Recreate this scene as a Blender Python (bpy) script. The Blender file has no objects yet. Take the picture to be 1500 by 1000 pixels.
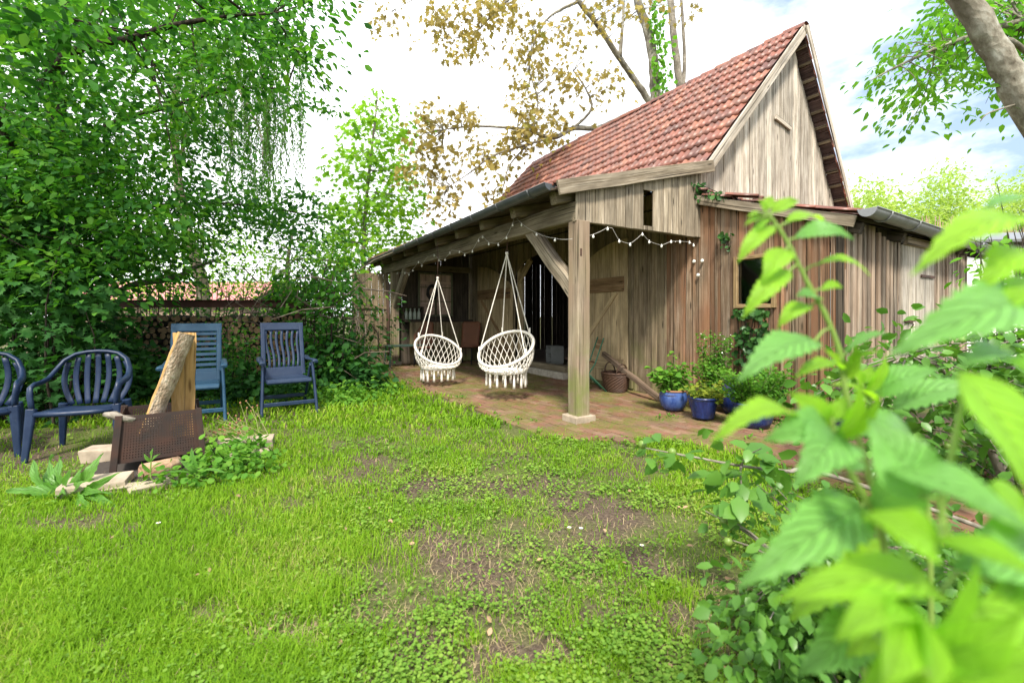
import bpy, math, random
import numpy as np
from mathutils import Vector, Matrix
random.seed(11)
rng = np.random.default_rng(11)
R = math.radians
C = bpy.context.scene.collection
scene = bpy.context.scene

# ---------------------------------------------------------------- camera
HC, F0 = 1.25, 1500 * 16 / 36.0
cd = bpy.data.cameras.new('camera'); cam = bpy.data.objects.new('camera', cd); C.objects.link(cam)
cam.location = (0, 0, HC); cam.rotation_euler = (R(90), 0, 0)
cd.lens = 16; cd.sensor_width = 36; cd.shift_y = -38 / 1500.0
cd.clip_start = 0.02; cd.clip_end = 800
cd.dof.use_dof = True; cd.dof.focus_distance = 5.0; cd.dof.aperture_fstop = 2.2
scene.camera = cam

# ---------------------------------------------------------------- light and sky
SUN_EL, SUN_AZ = 52, 182          # azimuth of the sun, clockwise from +Y
SUN_S, SKY_S, CLOUD = 3.2, 0.15, 12.0
EXPOSURE = 1.15
sd = bpy.data.lights.new('sun', 'SUN'); so = bpy.data.objects.new('sun', sd); C.objects.link(so)
sd.energy = SUN_S; sd.angle = R(9); sd.color = (1.0, 0.93, 0.82)
az, el = R(SUN_AZ), R(SUN_EL)
sv = Vector((math.sin(az) * math.cos(el), math.cos(az) * math.cos(el), math.sin(el)))
so.rotation_euler = sv.to_track_quat('Z', 'Y').to_euler(); so.location = (0, -20, 30)
w = bpy.data.worlds.new('World'); scene.world = w; w.use_nodes = True
nt = w.node_tree; nt.nodes.clear()
def N(nt, typ, props=None, **ins):
    n = nt.nodes.new(typ)
    for k, v in (props or {}).items(): setattr(n, k, v)
    for k, v in ins.items():
        if k.startswith('i_'): s = n.inputs[int(k[2:])]
        else: s = n.inputs[k.replace('_', ' ')]
        if isinstance(v, bpy.types.NodeSocket): nt.links.new(v, s)
        else: s.default_value = v
    return n
def ramp(nt, fac, stops):
    n = nt.nodes.new('ShaderNodeValToRGB'); cr = n.color_ramp
    while len(cr.elements) < len(stops): cr.elements.new(0.5)
    for e, (p, c) in zip(cr.elements, stops):
        e.position = p; e.color = (c[0], c[1], c[2], 1) if not isinstance(c, (int, float)) else (c, c, c, 1)
    nt.links.new(fac, n.inputs[0]); return n.outputs[0]
def mixc(nt, f, a, b, mode='MIX'):
    n = nt.nodes.new('ShaderNodeMix'); n.data_type = 'RGBA'; n.blend_type = mode
    for s, v in ((n.inputs[0], f), (n.inputs[6], a), (n.inputs[7], b)):
        if isinstance(v, bpy.types.NodeSocket): nt.links.new(v, s)
        elif isinstance(v, (tuple, list)): s.default_value = (v[0], v[1], v[2], 1)
        else: s.default_value = v
    return n.outputs[2]
def mth(nt, op, a, b=0.0, clamp=False):
    n = nt.nodes.new('ShaderNodeMath'); n.operation = op; n.use_clamp = clamp
    for s, v in ((n.inputs[0], a), (n.inputs[1], b)):
        if isinstance(v, bpy.types.NodeSocket): nt.links.new(v, s)
        else: s.default_value = v
    return n.outputs[0]
sky = N(nt, 'ShaderNodeTexSky', dict(sky_type='NISHITA', sun_disc=False, sun_elevation=el, sun_rotation=az,
        air_density=1.0, dust_density=1.5, ozone_density=1.0))
tc = N(nt, 'ShaderNodeTexCoord')
mp = N(nt, 'ShaderNodeMapping', Vector=tc.outputs['Generated'], Location=(0.35, 0.1, 0.2), Scale=(1.0, 1.0, 2.2))
cn = N(nt, 'ShaderNodeTexNoise', Vector=mp.outputs[0], Scale=2.3, Detail=7.0, Roughness=0.55)
cmask = ramp(nt, cn.outputs[0], [(0.44, 0.0), (0.525, 0.55), (0.60, 1.0)])
sep = N(nt, 'ShaderNodeSeparateXYZ', Vector=tc.outputs['Generated'])
thin = ramp(nt, sep.outputs[0], [(0.0, 1.0), (0.32, 0.0)])  # veil of thin cloud over the left half
hz = ramp(nt, sep.outputs[2], [(0.0, 1.0), (0.12, 0.0)])
cm = mth(nt, 'MAXIMUM', mth(nt, 'MAXIMUM', cmask, thin), hz)
cc = N(nt, 'ShaderNodeTexNoise', Vector=mp.outputs[0], Scale=4.0, Detail=5.0)
cloudc = mixc(nt, cc.outputs[0], (CLOUD * .80, CLOUD * .83, CLOUD * .88), (CLOUD * 1.1, CLOUD * 1.1, CLOUD * 1.1))
skyb = mixc(nt, 0.75, sky.outputs[0], (3.4, 4.5, 6.0))
bg = N(nt, 'ShaderNodeBackground', Color=mixc(nt, cm, skyb, cloudc), Strength=SKY_S * 0.6)
out = N(nt, 'ShaderNodeOutputWorld', Surface=bg.outputs[0])
vs = scene.view_settings
vs.view_transform = 'Standard'; vs.look = 'None'; vs.exposure = EXPOSURE; vs.gamma = 1
vs.use_curve_mapping = False
cy = scene.cycles
cy.max_bounces = 7; cy.diffuse_bounces = 4; cy.glossy_bounces = 2; cy.transmission_bounces = 5; cy.transparent_max_bounces = 6
cy.sample_clamp_indirect = 6; cy.use_denoising = True; cy.caustics_reflective = False; cy.caustics_refractive = False

# ---------------------------------------------------------------- places
# The barn has its own frame: x runs along it towards us, y into it, z up; its corner post stands at x = y = 0.
A = np.array((-0.521, 0.854)); B = np.array((0.853, 0.521))
O0 = np.array((0.786, 5.35)); ROT = math.atan2(-0.854, 0.521)
def L(x, y, z=0.0):
    p = O0 - A * x + B * y
    return Vector((p[0], p[1], z))
def P(px, py, d):                     # point seen at a pixel of the 1500x1000 photo, d metres ahead
    return Vector(((px - 750) / F0 * d, d, HC + (462 - py) / F0 * d))
def G(px, py): return P(px, py, F0 * HC / (py - 462))
def tolocal(v):
    q = np.array((v[0], v[1])) - O0
    return (-float(q @ A), float(q @ B), v[2])
def onx(px, py, xc):                  # barn-frame point at a pixel on the plane x = xc
    k = (px - 750) / F0
    y = (k * (O0[1] - A[1] * xc) - (O0[0] - A[0] * xc)) / (B[0] - k * B[1])
    d = O0[1] - A[1] * xc + B[1] * y
    return Vector((xc, y, HC + (462 - py) / F0 * d))
def ony(px, py, yc):
    k = (px - 750) / F0
    x = (k * (O0[1] + B[1] * yc) - (O0[0] + B[0] * yc)) / (-A[0] + k * A[1])
    d = O0[1] - A[1] * x + B[1] * yc
    return Vector((x, yc, HC + (462 - py) / F0 * d))

# ---------------------------------------------------------------- mesh helpers
def link(name, me, parent=None):
    o = bpy.data.objects.new(name, me); C.objects.link(o)
    if parent is not None: o.parent = parent
    return o
def tag(o, label, cat, group=None):
    o['label'] = label; o['category'] = cat
    if group: o['group'] = group
    return o
def thing(name, label, cat, loc=(0, 0, 0), rz=0.0, group=None):
    o = bpy.data.objects.new(name, None); C.objects.link(o); o.empty_display_size = .1
    o.location = loc; o.rotation_euler = (0, 0, rz)
    return tag(o, label, cat, group)
def copy_thing(o, parent=None):
    c = o.copy(); C.objects.link(c)
    if parent is not None: c.parent = parent
    for ch in [x for x in C.objects if x.parent == o]: copy_thing(ch, c)
    return c
V = Vector
class MB:
    def __init__(s): s.v = []; s.f = []; s.m = []; s.b = []; s.s = []
    def add(s, vs, fs, mi=0, bl=None, smooth=False):
        o = len(s.v); s.v += [tuple(v) for v in vs]
        s.b += [tuple(b) for b in (bl if bl is not None else vs)]
        for f in fs: s.f.append(tuple(i + o for i in f)); s.m.append(mi); s.s.append(smooth)
    def board(s, p0, p1, w, t, side=None, mi=0, ch=0.12, warp=0.0, n=1, taper=1.0):
        p0, p1 = V(p0), V(p1); d = p1 - p0; ln = d.length; d = d.normalized()
        sd = V(side) if side is not None else (V((1, 0, 0)) if abs(d.z) > .8 else V((0, 0, 1)))
        sd = (sd - d * sd.dot(d)).normalized(); nn = d.cross(sd)
        a, b = w / 2, t / 2; c = min(a, b) * ch * 2
        prof = [(-a + c, -b), (a - c, -b), (a, -b + c), (a, b - c), (a - c, b), (-a + c, b), (-a, b - c), (-a, -b + c)]
        off = V((random.random() * 40, random.random() * 40, random.random() * 40))
        vs, bl = [], []
        for k in range(n + 1):
            q = p0 + d * (ln * k / n); wx = warp * random.uniform(-1, 1); wy = warp * random.uniform(-1, 1)
            sc = 1 + (taper - 1) * k / n
            for (x, y) in prof:
                vs.append(q + sd * (x * sc + wx) + nn * (y * sc + wy)); bl.append((off.x + ln * k / n, off.y + x, off.z + y))
        fs = [(k * 8 + i, k * 8 + (i + 1) % 8, k * 8 + 8 + (i + 1) % 8, k * 8 + 8 + i) for k in range(n) for i in range(8)]
        fs += [tuple(range(7, -1, -1)), tuple(n * 8 + i for i in range(8))]
        s.add(vs, fs, mi, bl); return s
    def poly_board(s, pts, t, normal, mi=0, axis=(0, 0, 1)):  # a flat plank of any outline
        nn = V(normal).normalized() * t / 2; k = len(pts); ax = V(axis).normalized(); sd = ax.cross(V(normal).normalized())
        off = V((random.random() * 40, random.random() * 40, random.random() * 40))
        vs = [V(p) - nn for p in pts] + [V(p) + nn for p in pts]
        bl = [(off.x + v.dot(ax), off.y + v.dot(sd), off.z + (0 if i < k else t)) for i, v in enumerate(vs)]
        fs = [tuple(range(k - 1, -1, -1)), tuple(range(k, 2 * k))] + [(i, (i + 1) % k, k + (i + 1) % k, k + i) for i in range(k)]
        s.add(vs, fs, mi, bl); return s
    def box(s, c, d, mi=0, rz=0.0, ch=0.1):
        c = V(c); m = Matrix.Rotation(rz, 3, 'Z')
        s.board(c - m @ V((d[0] / 2, 0, 0)), c + m @ V((d[0] / 2, 0, 0)), d[2], d[1], (0, 0, 1), mi, ch); return s
    def tube(s, pts, r, n=8, mi=0, flat=1.0, up=None, caps=True, closed=False, rough=0.0):
        pts = [V(p) for p in pts]; m = len(pts)
        rs = r if isinstance(r, (list, tuple)) else [r] * m
        off = random.random() * 50; vs, bl, ln = [], [], 0.0; ref = V(up) if up is not None else None; prev = None
        for k in range(m):
            if closed: t = pts[(k + 1) % m] - pts[k - 1]
            else: t = pts[min(k + 1, m - 1)] - pts[max(k - 1, 0)]
            t = t.normalized() if t.length > 1e-9 else V((0, 0, 1))
            if ref is not None: u = ref - t * ref.dot(t)
            elif prev is None: u = t.orthogonal()
            else: u = prev - t * prev.dot(t)
            if u.length < 1e-6: u = t.orthogonal()
            u = u.normalized(); prev = u; q = t.cross(u)
            if k: ln += (pts[k] - pts[k - 1]).length
            for i in range(n):
                a = 2 * math.pi * i / n; rr = rs[k] * (1 + rough * random.uniform(-1, 1))
                vs.append(pts[k] + u * math.cos(a) * rr * flat + q * math.sin(a) * rr)
                bl.append((off + ln, off + math.cos(a) * rs[k], math.sin(a) * rs[k]))
        mm = m if closed else m - 1
        fs = [(k * n + i, k * n + (i + 1) % n, ((k + 1) % m) * n + (i + 1) % n, ((k + 1) % m) * n + i) for k in range(mm) for i in range(n)]
        s.add(vs, fs, mi, bl, True)
        if caps and not closed:
            o = len(s.v) - m * n
            s.f += [tuple(o + i for i in range(n - 1, -1, -1)), tuple(o + (m - 1) * n + i for i in range(n))]; s.m += [mi, mi]; s.s += [False, False]
        return s
    def lathe(s, prof, c=(0, 0, 0), n=24, mi=0, cap0=True, cap1=False, wob=0.0, ex=(1, 1)):
        c = V(c); vs = []
        for (r, z) in prof:
            for i in range(n):
                a = 2 * math.pi * i / n; rr = r * (1 + wob * math.sin(3 * a + z * 9))
                vs.append(c + V((rr * math.cos(a) * ex[0], rr * math.sin(a) * ex[1], z)))
        m = len(prof); bl = [(v[2], v[0], v[1]) for v in vs]
        fs = [(k * n + i, k * n + (i + 1) % n, k * n + n + (i + 1) % n, k * n + n + i) for k in range(m - 1) for i in range(n)]
        s.add(vs, fs, mi, bl, True)
        o = len(s.v) - m * n
        if cap0: s.f.append(tuple(o + i for i in range(n - 1, -1, -1))); s.m.append(mi); s.s.append(False)
        if cap1: s.f.append(tuple(o + (m - 1) * n + i for i in range(n))); s.m.append(mi); s.s.append(False)
        return s
    def build(s, name, mats, parent=None, bevel=0.0, loc=None):
        me = bpy.data.meshes.new(name); me.from_pydata(s.v, [], s.f)
        if not isinstance(mats, (list, tuple)): mats = [mats]
        for m in mats: me.materials.append(m)
        me.polygons.foreach_set('material_index', s.m); me.polygons.foreach_set('use_smooth', s.s)
        at = me.attributes.new('bl', 'FLOAT_VECTOR', 'POINT'); at.data.foreach_set('vector', np.array(s.b, dtype=np.float32).ravel())
        me.update(); o = link(name, me, parent)
        if loc is not None: o.location = loc
        if bevel:
            b = o.modifiers.new('bevel', 'BEVEL'); b.width = bevel; b.segments = 2; b.limit_method = 'ANGLE'
        return o

# ---------------------------------------------------------------- leaves by the thousand
def norm(a): return a / np.maximum(np.linalg.norm(a, axis=-1, keepdims=True), 1e-9)
T_OVATE = (np.array([(0, 0, 0), (.3, .27, .06), (.68, .22, .03), (1, 0, -.1), (.68, -.22, .03), (.3, -.27, .06), (.3, 0, 0), (.68, 0, -.02)]),
           [(0, 6, 1), (6, 7, 2, 1), (7, 3, 2), (0, 5, 6), (5, 4, 7, 6), (4, 3, 7)])
T_SMALL = (np.array([(0, 0, 0), (.45, .3, .05), (1, 0, -.05), (.45, -.3, .05)]), [(0, 2, 1), (0, 3, 2)])
T_ROUND = (np.array([(0, 0, 0), (.2, .4, .05), (.6, .5, .05), (.95, .28, 0), (1.0, 0, -.05), (.95, -.28, 0), (.6, -.5, .05), (.2, -.4, .05), (.45, 0, -.06)]),
           [(8, 0, 7), (8, 7, 6), (8, 6, 5), (8, 5, 4), (8, 4, 3), (8, 3, 2), (8, 2, 1), (8, 1, 0)])
def _maple():
    pts = [(0, 0)]; half = [(.0, .2), (-.04, .5), (.2, .24), (.38, .64), (.48, .2), (.70, .28), (.74, .1)]
    pts += [(x, y) for x, y in half] + [(1.05, 0)] + [(x, -y) for x, y in reversed(half)]
    v = [(x, y, .06 * abs(y) * 2 - .1 * x * x) for x, y in pts] + [(.35, 0, -.02)]; k = len(pts)
    return np.array(v), [(k, i, (i + 1) % k) for i in range(k)]
T_MAPLE = _maple()
T_BLADE = (np.array([(0, .5, 0), (0, -.5, 0), (.4, .42, .1), (.4, -.42, .1), (.75, .3, .02), (.75, -.3, .02), (1, 0, -.16)]),
           [(0, 1, 3, 2), (2, 3, 5, 4), (4, 5, 6)])
def frames(d, nrm):
    d = norm(d); s = norm(np.cross(nrm, d)); n = np.cross(d, s)
    return np.stack([d, s, n], axis=-1)
def scatter(name, tmpl, pos, Rm, scale, mat, parent=None, wide=1.0):
    tv, tf = tmpl; n = len(pos); k = len(tv)
    sc = np.asarray(scale, dtype=float)
    if sc.ndim == 1: sc = np.stack([sc, sc * wide, sc], axis=-1)
    vv = np.einsum('nij,nkj->nki', Rm, tv[None] * sc[:, None, :]) + np.asarray(pos)[:, None, :]
    me = bpy.data.meshes.new(name)
    lv = np.concatenate([np.array(f) for f in tf]); ls = np.array([len(f) for f in tf])
    me.vertices.add(n * k); me.vertices.foreach_set('co', vv.astype(np.float32).ravel())
    loops = (lv[None] + (np.arange(n) * k)[:, None]).ravel(); me.loops.add(len(loops)); me.loops.foreach_set('vertex_index', loops.astype(np.int32))
    st = np.concatenate([[0], np.cumsum(np.tile(ls, n))[:-1]]); me.polygons.add(len(ls) * n)
    me.polygons.foreach_set('loop_start', st.astype(np.int32)); me.polygons.foreach_set('loop_total', np.tile(ls, n).astype(np.int32))
    me.polygons.foreach_set('use_smooth', np.ones(len(ls) * n, dtype=bool))
    me.materials.append(mat); me.update(calc_edges=True); me.validate()
    return link(name, me, parent)
def inpoly(px, py, poly):
    c = np.zeros(len(px), bool); j = len(poly) - 1
    for i in range(len(poly)):
        xi, yi = poly[i]; xj, yj = poly[j]
        hit = ((yi > py) != (yj > py)) & (px < (xj - xi) * (py - yi) / (yj - yi + 1e-12) + xi)
        c ^= hit; j = i
    return c
def poly_pts(poly, n, d0, d1):          # n points inside a silhouette, spread over a depth range
    p = np.array(poly, float); lo, hi = p.min(0), p.max(0); got = []; m = 0
    while m < n:
        q = rng.uniform(lo, hi, (n * 3, 2)); q = q[inpoly(q[:, 0], q[:, 1], poly)]; got.append(q); m += len(q)
    q = np.concatenate(got)[:n]; d = rng.uniform(d0, d1, n)
    return np.stack([(q[:, 0] - 750) / F0 * d, d, HC + (462 - q[:, 1]) / F0 * d], axis=-1)
def sprays(cent, per, rad, flat=.45, droop=.5, upn=1.0, nj=.5):
    """leaf positions and frames: flattened sprays of leaves round each centre"""
    n = len(cent) * per; c = np.repeat(cent, per, axis=0)
    g = rng.normal(0, 1, (n, 3)); g = g / np.maximum(1, np.linalg.norm(g, axis=1, keepdims=True) / 1.7)
    rr = np.repeat(rad * rng.uniform(.6, 1.4, len(cent)), per)[:, None]
    tilt = np.repeat(rng.normal(0, .35, (len(cent), 2)), per, axis=0)
    off = g * rr * np.array((1, 1, flat)); off[:, 2] += (off[:, :2] * tilt).sum(1) - .25 * (off[:, :2] ** 2).sum(1) / rr[:, 0]
    d = norm(off * np.array((1, 1, .3)) + rng.normal(0, .6, (n, 3)) * rr); d[:, 2] -= droop * rng.uniform(.3, 1.3, n)
    nr = np.zeros((n, 3)); nr[:, 2] = upn; nr += rng.normal(0, nj, (n, 3))
    return c + off, frames(d, nr)
def vnoise(x, y, s, seed=0):
    x = np.asarray(x) / s; y = np.asarray(y) / s; xi = np.floor(x).astype(int); yi = np.floor(y).astype(int); fx = x - xi; fy = y - yi
    def h(a, b):
        q = np.sin(a * 127.1 + b * 311.7 + seed * 74.7) * 43758.5453; return q - np.floor(q)
    fx = fx * fx * (3 - 2 * fx); fy = fy * fy * (3 - 2 * fy)
    return (h(xi, yi) * (1 - fx) + h(xi + 1, yi) * fx) * (1 - fy) + (h(xi, yi + 1) * (1 - fx) + h(xi + 1, yi + 1) * fx) * fy

# ---------------------------------------------------------------- materials
def newmat(name):
    m = bpy.data.materials.new(name); m.use_nodes = True; nt = m.node_tree; nt.nodes.clear()
    return m, nt, nt.nodes.new('ShaderNodeOutputMaterial')
def fin(nt, out, col, rough=.6, bump=None, bstr=.3, bdist=.01, spec=.4, metal=0.0, **kw):
    p = N(nt, 'ShaderNodeBsdfPrincipled', Roughness=rough, Metallic=metal)
    p.inputs['Specular IOR Level'].default_value = spec
    if isinstance(col, bpy.types.NodeSocket): nt.links.new(col, p.inputs['Base Color'])
    else: p.inputs['Base Color'].default_value = (*col, 1)
    if bump is not None:
        b = N(nt, 'ShaderNodeBump', Height=bump, Strength=bstr, Distance=bdist); nt.links.new(b.outputs[0], p.inputs['Normal'])
    for k, v in kw.items(): p.inputs[k.replace('_', ' ')].default_value = v
    nt.links.new(p.outputs[0], out.inputs[0]); return p
def isl(nt): return N(nt, 'ShaderNodeNewGeometry').outputs['Random Per Island']
def blv(nt, scale):
    a = N(nt, 'ShaderNodeAttribute', dict(attribute_name='bl'))
    return N(nt, 'ShaderNodeMapping', Vector=a.outputs['Vector'], Scale=scale).outputs[0]
def wood(name, dark, mid, light, var=.45, rough=.9, sc=1.0, alga=0.0, red=None):
    m, nt, out = newmat(name)
    g = N(nt, 'ShaderNodeTexNoise', Vector=blv(nt, (.8 * sc, 30 * sc, 30 * sc)), Scale=1.5, Detail=9.0, Roughness=.74, Distortion=.6)
    col = ramp(nt, g.outputs[0], [(.30, dark), (.47, mid), (.66, light)])
    st = N(nt, 'ShaderNodeTexNoise', Vector=blv(nt, (1.3, 5, 5)), Scale=1.6, Detail=5.0, Roughness=.6)
    col = mixc(nt, ramp(nt, st.outputs[0], [(.40, 0.0), (.66, .75)]), col, tuple(.5 * x for x in mid))
    if red is not None:
        rd = N(nt, 'ShaderNodeTexNoise', Vector=blv(nt, (.5, 3, 3)), Scale=1.1, Detail=3.0)
        col = mixc(nt, ramp(nt, rd.outputs[0], [(.40, 0.0), (.62, .8)]), col, red)
    cr = N(nt, 'ShaderNodeTexNoise', Vector=blv(nt, (.55, 60, 60)), Scale=1.3, Detail=3.0)
    crm = ramp(nt, cr.outputs[0], [(.34, 1.0), (.41, 0.0)])
    col = mixc(nt, mth(nt, 'MULTIPLY', crm, .95), col, tuple(.28 * x for x in dark))
    kn = N(nt, 'ShaderNodeTexVoronoi', Vector=blv(nt, (1.7, 8, 0.01)), Scale=1.0)
    col = mixc(nt, ramp(nt, kn.outputs['Distance'], [(.05, .85), (.13, 0.0)]), col, tuple(.35 * x for x in dark))
    if alga:
        o = N(nt, 'ShaderNodeNewGeometry'); z = N(nt, 'ShaderNodeSeparateXYZ', Vector=o.outputs['Position'])
        an = N(nt, 'ShaderNodeTexNoise', Vector=o.outputs['Position'], Scale=3.5, Detail=5.0)
        f = mth(nt, 'MULTIPLY', ramp(nt, z.outputs[2], [(.05, 1.0), (.9, .35), (1.0, .12)]), ramp(nt, an.outputs[0], [(.42, 0.0), (.62, 1.0)]))
        col = mixc(nt, mth(nt, 'MULTIPLY', f, alga), col, (.16, .20, .045))
    hs = N(nt, 'ShaderNodeHueSaturation', Color=col, Value=mth(nt, 'MULTIPLY_ADD', isl(nt), var))
    hs.inputs['Value'].links[0].from_node.inputs[2].default_value = 1 - var / 2
    bp = mixc(nt, .5, g.outputs[0], mth(nt, 'SUBTRACT', 1.0, crm))
    fin(nt, out, hs.outputs[0], rough, bp, .6, .006, spec=.2); return m
def leaf(name, cols, trans=.5, rough=.6, spec=.15, tint=(1.25, 1.35, .55), vein=False):
    m, nt, out = newmat(name); k = len(cols)
    pn = N(nt, 'ShaderNodeTexNoise', Vector=N(nt, 'ShaderNodeNewGeometry').outputs['Position'], Scale=1.1, Detail=2.0)
    fac = mth(nt, 'ADD', mth(nt, 'MULTIPLY', isl(nt), .6), mth(nt, 'MULTIPLY', ramp(nt, pn.outputs[0], [(.36, 0.0), (.64, 1.0)]), .4))
    col = ramp(nt, fac, [(i / max(k - 1, 1), c) for i, c in enumerate(cols)])
    bump = None
    if vein:
        a = N(nt, 'ShaderNodeAttribute', dict(attribute_name='bl')); s = N(nt, 'ShaderNodeSeparateXYZ', Vector=a.outputs['Vector'])
        av = mth(nt, 'ABSOLUTE', s.outputs[1])
        q = mth(nt, 'FRACT', mth(nt, 'SUBTRACT', mth(nt, 'MULTIPLY', s.outputs[0], 9.0), mth(nt, 'MULTIPLY', av, 2.6)))
        side = ramp(nt, q, [(0.0, 1.0), (.10, 0.0), (.90, 0.0), (1.0, 1.0)]); mid = ramp(nt, av, [(.015, 1.0), (.06, 0.0)])
        vm = mth(nt, 'MAXIMUM', mth(nt, 'MULTIPLY', side, .6), mid)
        col = mixc(nt, mth(nt, 'MULTIPLY', vm, .3), col, tuple(min(1, x * 1.6 + .14) for x in cols[-1]))
        bl2 = N(nt, 'ShaderNodeTexNoise', Vector=a.outputs['Vector'], Scale=1.7, Detail=4.0)
        col = mixc(nt, ramp(nt, bl2.outputs[0], [(.42, 0.0), (.64, .3)]), col, tuple(x * .6 + .03 for x in cols[0]))
        nz = N(nt, 'ShaderNodeTexNoise', Vector=a.outputs['Vector'], Scale=6.0, Detail=3.0)
        bump = mth(nt, 'SUBTRACT', mth(nt, 'MULTIPLY', nz.outputs[0], .5), vm)
    p = fin(nt, out, col, rough, bump, .9, .006, spec=spec)
    tr = N(nt, 'ShaderNodeBsdfTranslucent', Color=mixc(nt, 1.0, col, tint, 'MULTIPLY'))
    mx = N(nt, 'ShaderNodeMixShader', i_0=trans, i_1=p.outputs[0], i_2=tr.outputs[0])
    nt.links.new(mx.outputs[0], out.inputs[0]); return m
def plain(name, col, rough=.5, var=0.0, noise=0.0, nscale=8.0, col2=None, metal=0.0, spec=.4, bstr=0.0, obj=False):
    m, nt, out = newmat(name); c = N(nt, 'ShaderNodeRGB'); c.outputs[0].default_value = (*col, 1); c = c.outputs[0]; b = None
    if noise:
        g = N(nt, 'ShaderNodeTexCoord'); n = N(nt, 'ShaderNodeTexNoise', Vector=g.outputs['Object'], Scale=nscale, Detail=6.0, Roughness=.65); b = n.outputs[0]
        c = mixc(nt, mth(nt, 'MULTIPLY', ramp(nt, n.outputs[0], [(.38, 0.0), (.66, 1.0)]), noise), c, col2 or tuple(.4 * x for x in col))
    if var:
        r = N(nt, 'ShaderNodeObjectInfo').outputs['Random'] if obj else isl(nt)
        hs = N(nt, 'ShaderNodeHueSaturation', Color=c, Value=mth(nt, 'MULTIPLY_ADD', r, var)); hs.inputs['Value'].links[0].from_node.inputs[2].default_value = 1 - var / 2
        c = hs.outputs[0]
    fin(nt, out, c, rough, b if bstr else None, bstr, .01, spec=spec, metal=metal); return m

W_GREY = wood('weathered_grey_wood', (.075, .055, .036), (.29, .235, .165), (.50, .435, .34), var=.75)
W_PALE = wood('bleached_wood', (.12, .09, .062), (.50, .435, .35), (.70, .645, .57), var=.55)
W_RED = wood('red_brown_wood', (.045, .03, .02), (.215, .145, .093), (.43, .345, .26), var=.7, alga=.3, red=(.27, .128, .066))
W_PORCH = wood('porch_wall_wood', (.07, .05, .033), (.25, .19, .12), (.38, .31, .21), var=.6, alga=.5)
W_DOOR = wood('door_wood', (.22, .155, .085), (.50, .38, .22), (.60, .49, .32), var=.3)
W_BAT = wood('door_batten_wood', (.14, .085, .045), (.29, .18, .095), (.38, .26, .15), var=.3)
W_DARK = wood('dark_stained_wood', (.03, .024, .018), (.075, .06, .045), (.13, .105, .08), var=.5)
W_POST = wood('post_wood', (.10, .075, .05), (.30, .24, .17), (.47, .40, .31), var=.2, alga=.9, red=(.27, .19, .13))
W_BEAM = wood('beam_wood', (.10, .08, .055), (.22, .18, .12), (.33, .28, .2), var=.25)
W_BTTN = wood('batten_wood', (.11, .08, .058), (.36, .29, .22), (.54, .46, .38), var=.7, red=(.36, .25, .175))
W_SPLIT = wood('split_log_wood', (.33, .17, .05), (.52, .31, .11), (.62, .42, .19), var=.2)
W_FRAME = wood('window_frame_wood', (.14, .085, .04), (.31, .21, .10), (.42, .32, .19), var=.3)
# ---------------------------------------------------------------- ground
def soil_mat():
    m, nt, out = newmat('soil_and_thin_turf'); g = N(nt, 'ShaderNodeNewGeometry')
    n1 = N(nt, 'ShaderNodeTexNoise', Vector=g.outputs['Position'], Scale=1.3, Detail=6.0, Roughness=.6)
    n2 = N(nt, 'ShaderNodeTexNoise', Vector=g.outputs['Position'], Scale=45.0, Detail=6.0, Roughness=.7)
    n3 = N(nt, 'ShaderNodeTexVoronoi', Vector=g.outputs['Position'], Scale=120.0)
    soil = ramp(nt, n2.outputs[0], [(.3, (.04, .028, .02)), (.5, (.095, .07, .05)), (.72, (.18, .135, .10))])
    soil = mixc(nt, ramp(nt, n3.outputs['Distance'], [(.08, .5), (.2, 0.0)]), soil, (.34, .29, .23))
    turf = ramp(nt, n2.outputs[0], [(.3, (.05, .075, .015)), (.6, (.12, .17, .03))])
    col = mixc(nt, ramp(nt, n1.outputs[0], [(.44, 0.0), (.58, .75)]), soil, turf)
    fin(nt, out, col, .95, n2.outputs[0], .8, .02, spec=.15); return m
mb = MB(); mb.add([(-250, -60, 0), (250, -60, 0), (250, 400, 0), (-250, 400, 0)], [(0, 1, 2, 3)])
g = mb.build('ground', soil_mat()); g['kind'] = 'structure'

def brick_mat():
    m, nt, out = newmat('mossy_brick'); g = N(nt, 'ShaderNodeNewGeometry'); i = g.outputs['Random Per Island']
    col = ramp(nt, i, [(0, (.16, .07, .044)), (.3, (.22, .115, .075)), (.55, (.15, .085, .058)), (.8, (.27, .17, .115)), (1, (.19, .075, .048))])
    n = N(nt, 'ShaderNodeTexNoise', Vector=g.outputs['Position'], Scale=14.0, Detail=7.0, Roughness=.7)
    col = mixc(nt, ramp(nt, n.outputs[0], [(.4, 0.0), (.7, .7)]), col, (.16, .11, .075))
    n2 = N(nt, 'ShaderNodeTexNoise', Vector=g.outputs['Position'], Scale=1.7, Detail=6.0, Roughness=.65)
    n3 = N(nt, 'ShaderNodeTexNoise', Vector=g.outputs['Position'], Scale=30.0, Detail=4.0)
    ms = mth(nt, 'MULTIPLY', ramp(nt, n2.outputs[0], [(.43, 0.0), (.55, 1.0)]), ramp(nt, n3.outputs[0], [(.38, .3), (.56, 1.0)]))
    col = mixc(nt, mth(nt, 'MULTIPLY', ms, .75), col, (.11, .14, .022))
    fin(nt, out, col, .9, n.outputs[0], .7, .01, spec=.2); return m
def edge_y(x):                         # ragged lawn-side edge of the brick paving, in the barn frame
    pts = [(-9, -.85), (.2, -.8), (.55, -.45), (1.1, .2), (1.8, .5), (2.6, .2), (4.2, -.15)]
    for (a, b), (c, d) in zip(pts, pts[1:]):
        if x <= c: return b + (d - b) * (x - a) / (c - a)
    return pts[-1][1]
mb = MB(); bw, bh = .205, .10; r = 0; y = -.95
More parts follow.
